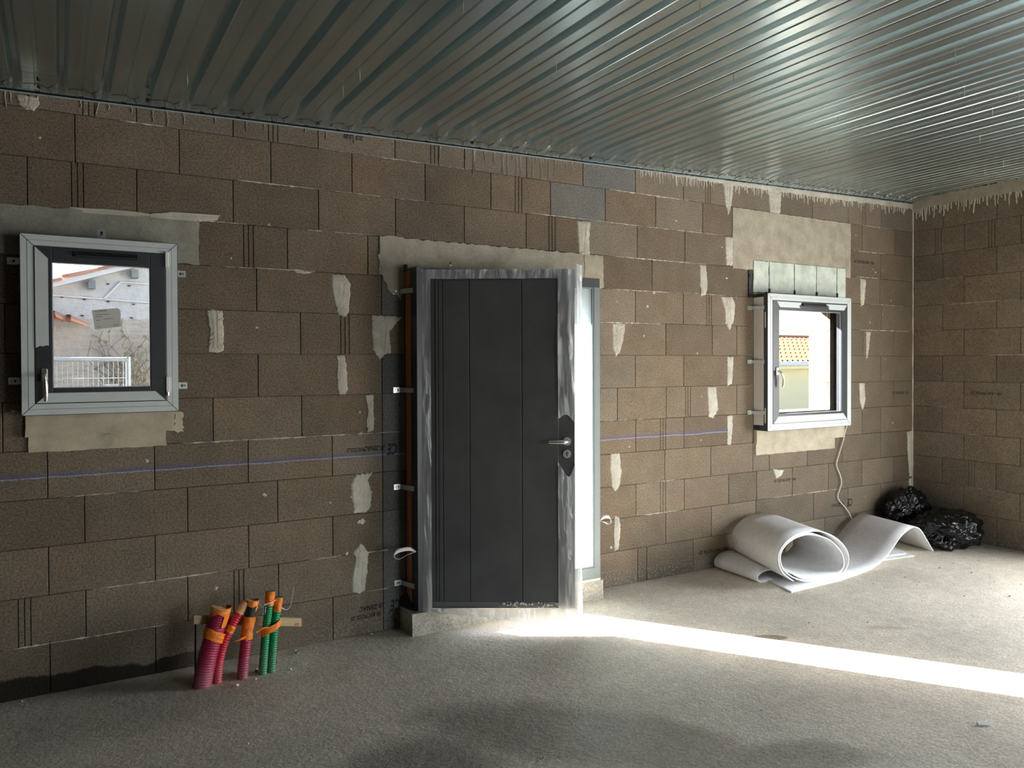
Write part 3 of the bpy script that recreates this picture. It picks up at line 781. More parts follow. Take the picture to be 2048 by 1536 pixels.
for i in range(26):
    kk = rr.randint(-2, 34); x = kk * PER + rr.choice((0.07, 0.15, 0.185)); y = -rr.uniform(0.4, 2.6)
    o = bpy.data.objects.new('mortar_drop', wm); COL.objects.link(o); o.parent = ceiling; o.location = (x, y, zc(x) + SAGM - 0.0005)
tr = MB(); tr.hexa([(XL, -0.012, zc(XL) - 0.010), (XR, -0.012, zc(XR) - 0.010), (XR, -0.0015, zc(XR) - 0.010), (XL, -0.0015, zc(XL) - 0.010)],
                   [(XL, -0.012, zc(XL) - 0.0035), (XR, -0.012, zc(XR) - 0.0035), (XR, -0.0015, zc(XR) - 0.0035), (XL, -0.0015, zc(XL) - 0.0035)])
tr.build('edge_angle', simple('dull_zinc', (0.36, 0.40, 0.40), 0.5, 0.3), ceiling)

# --- the unseen sides of the room -------------------------------------------
tag(MB().hexa([(XW - 0.2, YB, 0), (XW, YB, 0), (XW, WT, 0), (XW - 0.2, WT, 0)], [(XW - 0.2, YB, zc(XW) + 0.108), (XW, YB, zc(XW) + 0.108), (XW, WT, zc(XW) + 0.108), (XW - 0.2, WT, zc(XW) + 0.108)]).build('wall_left', MAT['block']),
    'plain block wall on the left, outside the picture', 'wall', kind='structure')
mb = MB(); core_with_openings(mb, XW, XR, 0, lambda x: zc(x) + 0.108, YB - 0.2, YB, [(3.4, 5.8, 0.0, 2.2)])
tag(mb.build('wall_back', MAT['block']), 'rear block wall with an opening added for fill light behind the camera', 'wall', kind='structure')
tag(MB().box(XR + 0.003, XR + WT, YB, -4.3, 0, zc(XR)).box(XR + 0.003, XR + WT, -4.3, -2.005, 2.45, zc(XR)).build('wall_right_rear', MAT['block']), 'rear stretch of the right block wall with a bay added for fill light', 'wall', kind='structure')

# ------------------------------------------------------------------ windows
def ring(mb, x0, x1, z0, z1, wl, wr, wb, wt, ya, yb):
    mb.box(x0, x0 + wl, ya, yb, z0, z1); mb.box(x1 - wr, x1, ya, yb, z0, z1)
    mb.box(x0 + wl, x1 - wr, ya, yb, z0, z0 + wb); mb.box(x0 + wl, x1 - wr, ya, yb, z1 - wt, z1)
    return mb
def trap(mb, pts, y, th=0.0025):       # flat strip in the window plane, corners as (x, z)
    return mb.prism([(a, y, b) for a, b in pts], (0, -th, 0))

def bracket(parent, x, z, dx, reach_y, w_=0.034, arm=None):
    """zinc fixing lug: plate screwed to the wall and an arm running out to the frame; dx is the direction to the frame"""
    p = empty('fixing_bracket', (0, 0, 0)); p.parent = parent; p.location = -wloc(parent)
    L = arm if arm else 0.05
    b = MB()
    if abs(dx) > 0:
        s = dx
        b.box(min(x - s * 0.022, x + s * 0.022), max(x - s * 0.022, x + s * 0.022), -0.0045, -0.0012, z - w_ / 2, z + w_ / 2)
        x1 = x + s * 0.022; x2 = x + s * L
        q = [(x1, -0.0012), (x1, -0.0045), (x2, reach_y), (x2, reach_y + 0.003)]
        b.prism([(a, y, z - w_ * 0.42) for a, y in q], (0, 0, w_ * 0.84))
        for zz in (z - w_ * 0.42, z + w_ * 0.36):         # folded stiffening edges
            q2 = [(x1, -0.0045), (x1, -0.010), (x2, reach_y - 0.006), (x2, reach_y)]
            b.prism([(a, y, zz) for a, y in q2], (0, 0, w_ * 0.06))
        b.build('plate', MAT['galv_plain'], p)
        MB().box(x - 0.010, x + 0.012, -0.0052, -0.0044, z - 0.006, z + 0.006).build('slot', MAT['black'], p)
        MB().cyl((x - s * 0.003, -0.007, z), (0, 1, 0), 0.0065, 0.005, 8).build('screw', MAT['steel'], p)
    else:
        b.box(x - 0.02, x + 0.02, -0.0045, -0.0012, z - 0.028, z + 0.028)
        b.hexa([(x - 0.017, -0.0045, z - 0.028), (x + 0.017, -0.0045, z - 0.028), (x + 0.017, reach_y, z - 0.06), (x - 0.017, reach_y, z - 0.06)],
               [(x - 0.017, -0.0045, z - 0.025), (x + 0.017, -0.0045, z - 0.025), (x + 0.017, reach_y, z - 0.057), (x - 0.017, reach_y, z - 0.057)])
        b.build('plate', MAT['galv_plain'], p)
        MB().box(x - 0.006, x + 0.006, -0.0052, -0.0044, z - 0.004, z + 0.016).build('slot', MAT['black'], p)
        MB().cyl((x, -0.007, z - 0.006), (0, 1, 0), 0.0065, 0.005, 8).build('screw', MAT['steel'], p)
    return p

def window(name, label, x0, x1, z0, z1, yf, fr, sw, extra):
    """yf: front plane of the fixed frame; fr: width of frame; sw: width of sash"""
    W = empty(name, (x0, yf, z0)); tag(W, label, 'window', kind='structure')
    # fixed frame, deep enough to bridge the insulation gap back to the wall
    ring(MB(), x0, x1, z0, z1, fr, fr, fr, fr, yf, yf + 0.11).build('frame', MAT['anthracite'], W, bevel=0.002)
    ring(MB(), x0 + 0.018, x1 - 0.018, z0 + 0.012, z1 - 0.018, 0.024, 0.024, 0.024, 0.024, yf + 0.075, 0.035).build('frame_extension', MAT['anthracite'], W)
    # sash
    a0, a1, b0, b1 = x0 + fr - 0.004, x1 - fr + 0.004, z0 + fr - 0.004, z1 - fr + 0.004
    S = ring(MB(), a0, a1, b0, b1, sw, sw, sw, sw, yf - 0.006, yf + 0.05).build('sash', MAT['anthracite'], W, bevel=0.003)
    g = sw - 0.004
    ring(MB(), a0 + g, a1 - g, b0 + g, b1 - g, 0.007, 0.007, 0.007, 0.007, yf + 0.006, yf + 0.012).build('gasket', MAT['gasket'], S)
    MB().box(a0 + sw - 0.002, a1 - sw + 0.002, yf + 0.012, yf + 0.016, b0 + sw - 0.002, b1 - sw + 0.002).build('pane', MAT['glass'], S)
    # mitred protective film on the frame, each side with its fold line
    e = 0.003; m = fr - 0.006
    yF = yf - 0.0008
    sides = {'left': [(x0 + e, z0 + e), (x0 + m, z0 + m), (x0 + m, z1 - m), (x0 + e, z1 - e)], 'right': [(x1 - e, z0 + e), (x1 - e, z1 - e), (x1 - m, z1 - m), (x1 - m, z0 + m)],
             'bottom': [(x0 + e, z0 + e), (x1 - e, z0 + e), (x1 - m, z0 + m), (x0 + m, z0 + m)], 'top': [(x0 + e, z1 - e), (x0 + m, z1 - m), (x1 - m, z1 - m), (x1 - e, z1 - e)]}
    gap = 0.0022
    for sname in sides:
        for t0, t1 in ((0.0, 0.50), (0.53, 1.0)):
            i0 = e + (m - e) * t0; i1 = e + (m - e) * t1; k = gap
            if sname == 'left': q = [(x0 + i0, z0 + i0 + k), (x0 + i1, z0 + i1 + k), (x0 + i1, z1 - i1 - k), (x0 + i0, z1 - i0 - k)]
            if sname == 'right': q = [(x1 - i0, z0 + i0 + k), (x1 - i0, z1 - i0 - k), (x1 - i1, z1 - i1 - k), (x1 - i1, z0 + i1 + k)]
            if sname == 'bottom': q = [(x0 + i0 + k, z0 + i0), (x1 - i0 - k, z0 + i0), (x1 - i1 - k, z0 + i1), (x0 + i1 + k, z0 + i1)]
            if sname == 'top': q = [(x0 + i0 + k, z1 - i0), (x0 + i1 + k, z1 - i1), (x1 - i1 - k, z1 - i1), (x1 - i0 - k, z1 - i0)]
            trap(MB(), q, yF, 0.0018 if t0 == 0 else 0.003).build('film_strip', MAT['film_grey'], W)
    extra(W, S, a0, a1, b0, b1)
    return W

def lever(parent, x, z, y, length, curve=0.0, plate=(0.030, 0.066)):
    h = MB().box(x - plate[0] / 2, x + plate[0] / 2, y - 0.010, y, z - plate[1] / 2, z + plate[1] / 2).build('handle', MAT['steel'], parent, bevel=0.008)
    pts = spline([(x, y - 0.005, z), (x, y - 0.030, z - 0.002), (x + curve * 0.3, y - 0.044, z - 0.018), (x + curve * 0.9, y - 0.046, z - length * 0.45), (x + curve, y - 0.044, z - length * 0.75), (x + curve * 0.8, y - 0.040, z - length)], 5)
    n = len(pts); MB().tube(pts, [0.0085 + 0.002 * math.sin(math.pi * i / n) for i in range(n)], 10).build('lever', MAT['steel'], h)
    return h

def vent(parent, xa, xb, z, y, h=0.028):
    v = MB().box(xa, xb, y - 0.012, y, z - h / 2, z + h / 2).build('trickle_vent', MAT['black_gloss'], parent, bevel=0.006)
    MB().box(xa + 0.012, xb - 0.012, y - 0.016, y - 0.0115, z - h * 0.42, z - h * 0.22).build('vent_flap', MAT['anthracite'], v, bevel=0.001)

LW = (-0.158, 0.561, 1.452, 2.356, -0.14)
def extra_left(W, S, a0, a1, b0, b1):
    y = LW[4] - 0.0065; sw = 0.077
    # film left on the sash: upper two thirds of the left stile (torn off below) and the bottom rail
    q = [(a0 + 0.004, b1 - 0.004), (a0 + 0.060, b1 - 0.060)] + [(a0 + 0.060, 1.80), (a0 + 0.050, 1.803), (a0 + 0.036, 1.797), (a0 + 0.022, 1.800), (a0 + 0.012, 1.793), (a0 + 0.004, 1.790)]
    trap(MB(), q, y, 0.002).build('film_strip', MAT['film_grey'], S)
    q = [(a0 + 0.006, b0 + 0.003), (a1 - 0.006, b0 + 0.003), (a1 - 0.056, b0 + 0.052), (a0 + 0.058, b0 + 0.052)]
    trap(MB(), q, y, 0.002).build('film_strip', MAT['film_grey'], S)
    lever(S, a0 + 0.040, 1.655, y, 0.13, 0.006)
    vent(S, a0 + 0.17, a1 - 0.13, b1 - 0.030, y)
    for z in (1.60, 2.265):
        h = MB().box(a1 - 0.004, a1 + 0.014, y - 0.010, y + 0.004, z - 0.042, z + 0.042).build('hinge', MAT['white_board'], W, bevel=0.003)
    MB().cyl((a1 + 0.004, y - 0.004, 1.548), (0, 0, 1), 0.009, 0.018, 12).build('hinge_pin', MAT['steel'], W)
    # maker's sticker on the pane
    yp = LW[4] + 0.0105
    st = MB().prism([(0.152, yp, 1.985), (0.272, yp, 2.000), (0.283, yp, 1.990), (0.287, yp, 1.905), (0.166, yp, 1.885)], (0, -0.0006, 0)).build('sticker', MAT['sticker'], S)
    stamp('SICVGLAS', 0, 0, 0.055, st, size=0.010, flip=1, mat='sticker_ink', name='print', place=lambda a, b: (0.192 + a, yp - 0.0009, 1.982 + b + a * 0.1))
    for dz, xa, xb in ((0.030, 0.168, 0.232), (0.040, 0.170, 0.200), (0.050, 0.205, 0.250), (0.058, 0.172, 0.190), (0.078, 0.250, 0.276), (0.086, 0.250, 0.274), (0.092, 0.172, 0.195)):
        zz = 1.990 - dz
        MB().prism([(xa, yp - 0.0008, zz), (xb, yp - 0.0008, zz + (xb - xa) * 0.1), (xb, yp - 0.0008, zz + (xb - xa) * 0.1 + 0.0022), (xa, yp - 0.0008, zz + 0.0022)], (0, -0.0002, 0)).build('print', MAT['sticker_ink'], st)
MAT['sticker'] = simple('label_paper', (0.62, 0.61, 0.57), 0.7, var=0.03)
MAT['sticker_ink'] = simple('label_ink', (0.12, 0.12, 0.12), 0.7)
win1 = window('window_1', 'small dark-framed window with grey film strips and a paper sticker on its pane', *LW, 0.064, 0.077, extra_left)
for x, z, s in ((-0.194, 2.23, 1), (-0.194, 1.624, 1), (0.597, 2.209, -1), (0.600, 1.587, -1)): bracket(win1, x, z, s, -0.06, 0.036, 0.05)
bracket(win1, 0.206, 2.395, 0, -0.06)

RW = (5.157, 6.268, 1.122, 2.293, -0.145)
def extra_right(W, S, a0, a1, b0, b1):
    y = RW[4] - 0.0065
    q = [(a0 + 0.010, b0 + 0.003), (a1 - 0.006, b0 + 0.003), (a1 - 0.060, b0 + 0.060), (a0 + 0.066, b0 + 0.060)]
    trap(MB(), q, y, 0.002).build('film_strip', MAT['film_grey'], S)
    q = [(a0 + 0.05, b1 - 0.008), (a0 + 0.085, b1 - 0.056), (a0 + 0.345, b1 - 0.056), (a0 + 0.330, b1 - 0.04), (a0 + 0.352, b1 - 0.024), (a0 + 0.36, b1 - 0.008)]
    trap(MB(), q, y, 0.0022).build('film_strip', MAT['film_grey'], S)
    q = [(a1 - 0.30, b1 - 0.010), (a1 - 0.265, b1 - 0.030), (a1 - 0.262, b1 - 0.058), (a1 - 0.05, b1 - 0.058), (a1 - 0.012, b1 - 0.010)]
    trap(MB(), q, y, 0.0022).build('film_strip', MAT['film_grey'], S)
    vent(S, a0 + 0.37, a1 - 0.31, b1 - 0.026, y, 0.026)
    lever(S, a0 + 0.050, 1.63, y, 0.135, 0.03, (0.028, 0.070))
win2 = window('window_2', 'dark-framed window under a pale green foam board, orange roof in its pane', *RW, 0.064, 0.080, extra_right)
MB().box(5.150, 5.156, -0.105, -0.002, 1.17, 2.262).build('side_cover', MAT['white_board'], win2)
for z in (1.19, 2.0): MB().box(5.1535, 5.1565, -0.128, -0.118, z, z + 0.13).build('gasket_clip', MAT['white_board'], win2)
for z in (2.172, 1.712, 1.277): bracket(win2, 5.098, z, 1, -0.118, 0.034, 0.052)
MB().box(5.152, 5.40, -0.06, -0.002, 1.125, 1.165).build('sealing_foam', MAT['black'], win2)
# pale green foam board pieces above, split by dark rods
xs = [5.137, 5.330, 5.655, 5.955, 6.243, 6.374]
for i in range(5):
    a, b = xs[i] + (0.004 if i else 0), xs[i + 1] - 0.004
    pg = ragged([(a, 2.312), (b, 2.312), (b, 2.580), (a, 2.580)], 0.03, 0.0015 if i else 0.006, 50 + i)
    MB().prism([(x, 0.028, z) for x, z in pg], (0, -0.042, 0)).build('foam_board', MAT['xps'], win2)
for x in xs[1:5]:
    r_ = MB().tube([(x, -0.013, 2.32), (x, -0.013, 2.575)], 0.0036, 8).build('hanger_rod', MAT['black'], win2)
    MB().tube([(x, -0.016, 2.300), (x, -0.016, 2.345)], 0.0105, 10).build('rod_end', MAT['black_gloss'], r_)
pg = ragged([(5.092, 2.262), (5.150, 2.262), (5.140, 2.36), (5.150, 2.45), (5.118, 2.52), (5.095, 2.555)], 0.012, 0.006, 61)
MB().prism([(x, 0.026, z) for x, z in pg], (0, -0.03, 0)).build('recess_shade', MAT['black'], win2)  # black piece standing in for the shade of an empty recess

# ------------------------------------------------------------------ door with side light
D0, D1, DZ0, DZ1, DY = 1.932, 3.360, 0.145, 2.312, -0.19
door = tag(empty('door_1', (D0, DY, 0.0)), 'dark grey entrance door ajar, wrapped in clear plastic, with a frosted side light', 'door', kind='structure')
# concrete threshold
pg = [(1.888, -0.20), (3.378, -0.20), (3.378, 0.19), (1.888, 0.19)]
n = 40; mb = MB()
def thr(u, v):
    x = 1.888 + 1.49 * u; z = 0.139 * v
    j = noise.noise(Vector((x * 9, z * 12, 3))) * 0.006 + noise.noise(Vector((x * 40, z * 40, 9))) * 0.003
    return (x, -0.20 + j - 0.004 * (v < 0.01), z)
mb.grid(thr, 80, 8)
mb.box(1.888, 3.378, -0.196, 0.19, 0.0, 0.139)
mb.build('threshold', MAT['threshold'], door)
# jambs and head (anthracite), wooden lining on the hinge side
MB().box(D0, D0 + 0.055, DY, -0.094, DZ0, DZ1).build('jamb', MAT['anthracite'], door, bevel=0.002)
MB().box(D0 + 0.001, D0 + 0.05, -0.092, -0.008, DZ0, DZ1 - 0.012).build('wood_lining', MAT['wood_jamb'], door)
MB().box(D0 - 0.001, D0 + 0.045, -0.007, 0.06, DZ0 - 0.006, DZ1 - 0.012).build('sealing_strip', MAT['black'], door)
MB().cyl((D0 + 0.004, -0.016, DZ1 + 0.006), (0, 0, 1), 0.012, 0.05, 10).build('rubber_plug', MAT['black'], door)
MB().box(D0 + 0.055, D1, DY, DY + 0.05, DZ1 - 0.065, DZ1).build('head_rail', MAT['anthracite'], door, bevel=0.002)
MB().box(D0 + 0.05, D1 - 0.01, DY + 0.05, 0.05, DZ1 - 0.05, DZ1 - 0.012).build('head_lining', MAT['anthracite'], door)
MB().box(D1 - 0.06, D1 - 0.008, DY + 0.05, 0.05, DZ0, DZ1 - 0.02).build('side_lining', MAT['side_grey'], door)
MB().box(2.925, 3.000, DY, DY + 0.06, DZ0, DZ1 - 0.065).build('mullion', MAT['anthracite'], door, bevel=0.002)
MB().box(D1 - 0.052, D1, DY, DY + 0.05, DZ0, DZ1 - 0.065).build('jamb', MAT['side_grey'], door, bevel=0.002)
MB().box(3.000, D1 - 0.052, DY, DY + 0.05, DZ0, 0.235).build('bottom_rail', MAT['side_grey'], door, bevel=0.002)
ring(MB(), 3.000, D1 - 0.052, 0.235, DZ1 - 0.065, 0.012, 0.012, 0.012, 0.012, DY + 0.004, DY + 0.02).build('glazing_bead', MAT['side_grey'], door, bevel=0.002)
MB().box(3.008, D1 - 0.060, DY + 0.02, DY + 0.026, 0.243, DZ1 - 0.073).build('pane', MAT['frosted'], door)
MB().box(2.925, D1 - 0.004, DY - 0.006, DY + 0.05, 0.139, 0.1565).build('bottom_strip', MAT['cream'], door)
MB().box(D0 + 0.055, 2.925, DY, DY + 0.05, 0.139, 0.152).build('threshold_bar', MAT['galv_plain'], door)
for z in (2.169, 1.536, 0.912, 0.292): bracket(door, 1.872, z, 1, -0.14, 0.036, 0.062)
bracket(door, 2.258, 2.366, 0, -0.10)
pg = [(D0 - 0.02, 0.139), (D0 + 0.02, 0.139), (D0 + 0.02, 0.2), (D0 - 0.004, 0.22)]
MB().hexa([(1.889, -0.003, 0.140), (1.932, -0.16, 0.140), (1.950, -0.16, 0.140), (1.95, -0.003, 0.140)], [(1.885, -0.003, 0.20), (1.93, -0.15, 0.150), (1.95, -0.15, 0.150), (1.95, -0.003, 0.235)]).build('sealing_membrane', MAT['black'], door)
def strap(x0, y0, z0, dx, ln, seed):
    pts = spline([(x0, y0, z0), (x0 + dx * ln * 0.35, y0 - 0.01, z0 + 0.022), (x0 + dx * ln * 0.8, y0 - 0.012, z0 + 0.018), (x0 + dx * ln, y0 - 0.012, z0 - 0.006), (x0 + dx * ln * 0.78, y0 - 0.01, z0 - 0.034), (x0 + dx * ln * 0.4, y0 - 0.006, z0 - 0.016), (x0, y0 + 0.006, z0 - 0.004)], 6)
    m_ = MB(); vs_ = []; fs_ = []
    for i, p in enumerate(pts):
        t = i / (len(pts) - 1); tw = 0.5 + 0.9 * math.sin(t * 6.0)
        d_ = Vector((0, math.cos(tw), math.sin(tw))) * 0.0115
        vs_ += [p - d_, p + d_]
        if i: fs_.append((2 * i - 2, 2 * i - 1, 2 * i + 1, 2 * i))
    m_.add(vs_, fs_, True); return m_.build('lifting_strap', MAT['strap'], door, solid=0.0016, normals=False)
strap(1.930, -0.165, 0.525, -1, 0.155, 1); strap(3.362, -0.17, 0.565, 1, 0.100, 2)

# leaf, hinged on the left, open about 31 degrees into the room
H = Vector((1.962, -0.168, 0)); ANG = math.radians(31.4)
E_ = Vector((math.cos(ANG), -math.sin(ANG), 0)); Nf = Vector((-math.sin(ANG), -math.cos(ANG), 0))     # Nf points to the room
LWD, LZ0, LZ1, LT = 0.975, 0.158, 2.288, 0.062
def LP(u, z, d=0.0): return H + E_ * u + Nf * d + Vector((0, 0, z))
def lbox(mb, u0, u1, z0, z1, d0, d1):
    return mb.hexa([LP(u0, z0, d0), LP(u1, z0, d0), LP(u1, z0, d1), LP(u0, z0, d1)], [LP(u0, z1, d0), LP(u1, z1, d0), LP(u1, z1, d1), LP(u0, z1, d1)])
leaf = lbox(MB(), 0, LWD, LZ0, LZ1, -LT, 0.0).build('leaf', MAT['leaf'], door, bevel=0.002)
for u0, u1 in ((0.100, 0.113), (0.118, 0.142), (0.147, 0.310), (0.315, 0.639), (0.644, 0.872)):
    lbox(MB(), u0, u1, LZ0 + 0.045, LZ1 - 0.06, 0.0002, 0.0055).build('panel', MAT['leaf'], leaf, bevel=0.0015)
lbox(MB(), 0.075, 0.875, LZ0 + 0.018, LZ0 + 0.042, 0.0002, 0.004).build('weather_bar', MAT['side_bar'] if 'side_bar' in MAT else simple('dusty_bar', (0.12, 0.13, 0.14), 0.7, var=0.3, scale=200), leaf)
mb = MB(); rr = random.Random(21)
for i in range(90):
    u = rr.choice([0.52, 0.58, 0.62, 0.67, 0.75, 0.80, 0.84]) + rr.gauss(0, 0.022); z = LZ0 + 0.028 + rr.gauss(0, 0.008); s = rr.uniform(0.003, 0.010)
    c = LP(u, z, 0.006); vs_ = [c + Vector((rr.uniform(-s, s), rr.uniform(-s, s), rr.uniform(-s, s))) for _ in range(5)]
    mb.add(vs_, [(0, 1, 2), (0, 2, 3), (0, 3, 4), (1, 2, 4), (2, 3, 4)])
tag(mb.build('foam_crumbs', MAT['strap'], leaf), kind='stuff')
# furniture
hz, hu = 1.213, 0.925
def disc(u, z, r_, d0, d1, name, mat, parent, n_=28):
    return MB().cyl(LP(u, z, (d0 + d1) / 2), Nf, r_, d1 - d0, n_).build(name, mat, parent, bevel=0.0015)
ros = disc(hu, hz, 0.026, 0.0005, 0.009, 'rosette', MAT['chrome_white'], leaf)
hp = spline([LP(hu, hz, 0.008), LP(hu, hz, 0.040), LP(hu - 0.012, hz, 0.052), LP(hu - 0.05, hz, 0.055), LP(hu - 0.118, hz - 0.001, 0.053)], 5)
nn = len(hp); MB().tube(hp, [0.009 if i < 9 else 0.0085 + 0.005 * math.sin(math.pi * min(1, (i - 8) / (nn - 9) * 0.95)) for i in range(nn)], 12).build('lever', MAT['steel'], ros)
cyl = disc(hu, 1.134, 0.026, 0.0005, 0.009, 'lock_rosette', MAT['chrome_white'], leaf)
mb = MB(); mb.cyl(LP(hu, 1.140, 0.0095), Nf, 0.0085, 0.006, 16); lbox(mb, hu - 0.004, hu + 0.004, 1.118, 1.140, 0.006, 0.0125)
mb.build('cylinder', MAT['brass'] if 'brass' in MAT else simple('lock_cylinder', (0.45, 0.33, 0.25), 0.35, 0.8), cyl)
for z in (0.40, 1.15, 1.95):
    MB().cyl(LP(-0.012, z, 0.004), (0, 0, 1), 0.008, 0.10, 10).build('hinge', MAT['anthracite'], leaf)

# torn protective plastic around the edges of the leaf
def film_sheet(fn, nu, nv): return MB().grid(fn, nu, nv).build('plastic_film', MAT['film'], leaf, normals=False)
def wr(u, z, a=0.010):
    return 1.0 * a * (0.9 + noise.noise(Vector((u * 14, z * 2.2, 1.3))) + 0.35 * noise.noise(Vector((u * 40, z * 7, 7.7))))
film_sheet(lambda s, t: LP(-0.022 + 0.094 * s + 0.002 * noise.noise(Vector((t * 12, s, 0))), LZ0 - 0.015 + (LZ1 - LZ0 + 0.02) * t, 0.013 + wr(s * 0.1, t * 2.1, 0.011) - 0.02 * (1 - s) ** 3), 14, 90)
film_sheet(lambda s, t: LP(0.0 + LWD * s, LZ1 + 0.006 - (0.058 + 0.002 * noise.noise(Vector((s * 7, 0, 4)))) * t, 0.010 + wr(s, t * 0.2, 0.009)), 80, 6)
film_sheet(lambda s, t: LP(0.0 + LWD * s, LZ1 + 0.006 + 0.004 * noise.noise(Vector((s * 9, 2, 4))), 0.010 - 0.05 * t), 40, 3)
def right_edge_u(z): return 0.868 + 0.003 * noise.noise(Vector((0, z * 3, 8)))
def film_r(za, zb, ea, eb):
    def fn(s, t):
        z0_ = za(s); z1_ = zb(s); z = z0_ + (z1_ - z0_) * t
        u0_ = right_edge_u(z); u1_ = LWD + 0.012
        return LP(u0_ + (u1_ - u0_) * s, z, 0.012 + wr(s * 0.2, z, 0.012))
    film_sheet(fn, 14, 60)
film_r(lambda s: 1.352 + 0.03 * math.sin(math.pi * min(1, s * 1.2)) - 0.05 * max(0, s - 0.5), lambda s: LZ1 + 0.004, 0, 0)
film_r(lambda s: LZ0 - 0.01, lambda s: 1.085 - 0.055 * math.sin(math.pi * s) ** 0.8 * 2.0 * (1 - abs(s - 0.6)) + 0.02 * s, 0, 0)
film_sheet(lambda s, t: LP(LWD + 0.012 + 0.040 * s * (0.45 + 0.55 * abs(t - 0.45) * 2), LZ0 - 0.05 + (LZ1 - LZ0 + 0.085) * t, 0.010 - 0.075 * s + wr(s * 0.3, t * 2.0, 0.008)), 8, 70)
film_sheet(lambda s, t: LP(0.03 + 0.955 * s, LZ0 + 0.005 - (0.014 + 0.085 * s ** 0.8 + 0.008 * noise.noise(Vector((s * 6, 0, 2)))) * t, 0.012 + 0.035 * t * s + wr(s, t * 0.3, 0.012)), 60, 8)

# ------------------------------------------------------------------ conduits and batten
def corrugated(name, label, path, r_, mat, group):
    T = tag(empty(name, Vector(path[0])), label, 'conduit', group)
    sp = spline(path, 10); d = [0.0]
    for a, b in zip(sp[:-1], sp[1:]): d.append(d[-1] + (b - a).length)
    N = int(d[-1] / 0.0033); pts = []; rad = []
    j = 0
    for i in range(N + 1):
        s = d[-1] * i / N
        while j < len(d) - 2 and d[j + 1] < s: j += 1
        t = (s - d[j]) / max(1e-6, d[j + 1] - d[j]); pts.append(sp[j].lerp(sp[j + 1], min(1, t)))
        rad.append(r_ * (1.0 if (i % 4) in (1, 2) else 0.89))
    MB().tube(pts, rad, 20).build('corrugated_tube', mat, T, normals=False)
    return T, pts
def sleeve(parent, pts, s0, s1, r_, name='tape_band', mat='tape', amp=0.005, cap=False, seed=0, tiltv=0.0):
    n_ = len(pts); i0, i1 = int(s0 * (n_ - 1)), int(s1 * (n_ - 1)); sub = pts[i0:i1 + 1:max(1, (i1 - i0) // 9)]
    if sub[-1] != pts[i1]: sub.append(pts[i1])
    m_ = MB(); m_.tube(sub, r_, 22, cap=cap)
    m_.v = [tuple(Vector(v) + Vector((noise.noise(Vector((v[0] * 70, v[2] * 70, seed))), noise.noise(Vector((v[0] * 60, v[2] * 60, seed + 5))), 0.6 * noise.noise(Vector((v[0] * 30, v[1] * 30, seed + 9))))) * amp
                  + Vector((0, 0, tiltv * (v[0] - sub[0].x)))) for v in m_.v]
    return m_.build(name, MAT[mat], parent, normals=False)
GRP = 'taped corrugated conduits rising from the floor'
c1, p1 = corrugated('corrugated_conduit', 'thickest magenta corrugated conduit with torn orange tape on its top', [(0.640, -0.300, -0.01), (0.665, -0.296, 0.12), (0.705, -0.288, 0.26), (0.745, -0.280, 0.395)], 0.050, MAT['purple'], GRP)
sleeve(c1, p1, 0.60, 0.74, 0.0525, seed=1, tiltv=-0.25); 
sleeve(c1, p1, 0.93, 1.0, 0.052, 'tape_cap', 'tape_top', 0.003, True, 2)
def flap(parent, pts, s0, s1, r_, a0, a1, seed):       # torn flap of tape on one side of a tube
    n_ = len(pts); m_ = MB()
    def fn(u, v):
        i = min(n_ - 1, int((s0 + (s1 - s0) * v * (0.75 + 0.25 * math.sin(u * 5 + seed))) * (n_ - 1))); a = a0 + (a1 - a0) * u
        return tuple(pts[i] + Vector((math.cos(a), math.sin(a), 0)) * (r_ + 0.003 * noise.noise(Vector((u * 6, v * 5, seed)))))
    return m_.grid(fn, 10, 10).build('tape_flap', MAT['tape'], parent, normals=False)
flap(c1, p1, 1.0, 0.76, 0.0535, -1.25, 0.9, 1); flap(c1, p1, 1.0, 0.90, 0.0535, -3.0, -1.2, 2)
c2, p2 = corrugated('corrugated_conduit', 'slim bright red corrugated conduit bent to the right at its top', [(0.718, -0.298, -0.01), (0.728, -0.296, 0.10), (0.755, -0.292, 0.20), (0.800, -0.286, 0.29), (0.845, -0.280, 0.36), (0.872, -0.276, 0.405)], 0.0235, MAT['red'], GRP)
sleeve(c2, p2, 0.86, 1.0, 0.0245, 'tape_cap', 'tape_top', 0.002, True, 3); sleeve(c2, p2, 0.62, 0.70, 0.0252, seed=4)
c3, p3 = corrugated('corrugated_conduit', 'dull magenta conduit with wide orange tape and a black torn opening', [(0.845, -0.305, -0.01), (0.856, -0.302, 0.10), (0.872, -0.297, 0.22), (0.890, -0.290, 0.32), (0.908, -0.284, 0.41)], 0.030, MAT['purple'], GRP)
sleeve(c3, p3, 0.52, 0.80, 0.0318, seed=5, amp=0.004); sleeve(c3, p3, 0.79, 0.955, 0.0312, 'open_mouth', 'black', 0.0, True, 6)
sleeve(c3, p3, 0.955, 1.0, 0.034, 'tape_cap', 'tape_top', 0.003, True, 7); flap(c3, p3, 1.0, 0.82, 0.0345, -1.0, 1.6, 3); flap(c3, p3, 1.0, 0.93, 0.0345, -3.2, -1.0, 4)
mb = MB(); mb.tube(spline([(0.915, -0.33, 0.245), (0.95, -0.335, 0.262), (0.985, -0.33, 0.257)], 5), [0.008, 0.007, 0.006, 0.006, 0.006, 0.005, 0.005, 0.004, 0.004, 0.003, 0.002], 6, squash=0.3); mb.build('tape_tail', MAT['tape'], c3)
mb = MB(); mb.tube(spline([(0.86, -0.33, 0.23), (0.83, -0.335, 0.222), (0.80, -0.33, 0.215)], 5), [0.009, 0.008, 0.008, 0.007, 0.007, 0.006, 0.006, 0.005, 0.004, 0.003, 0.002], 6, squash=0.3); mb.build('tape_tail', MAT['tape'], c3)
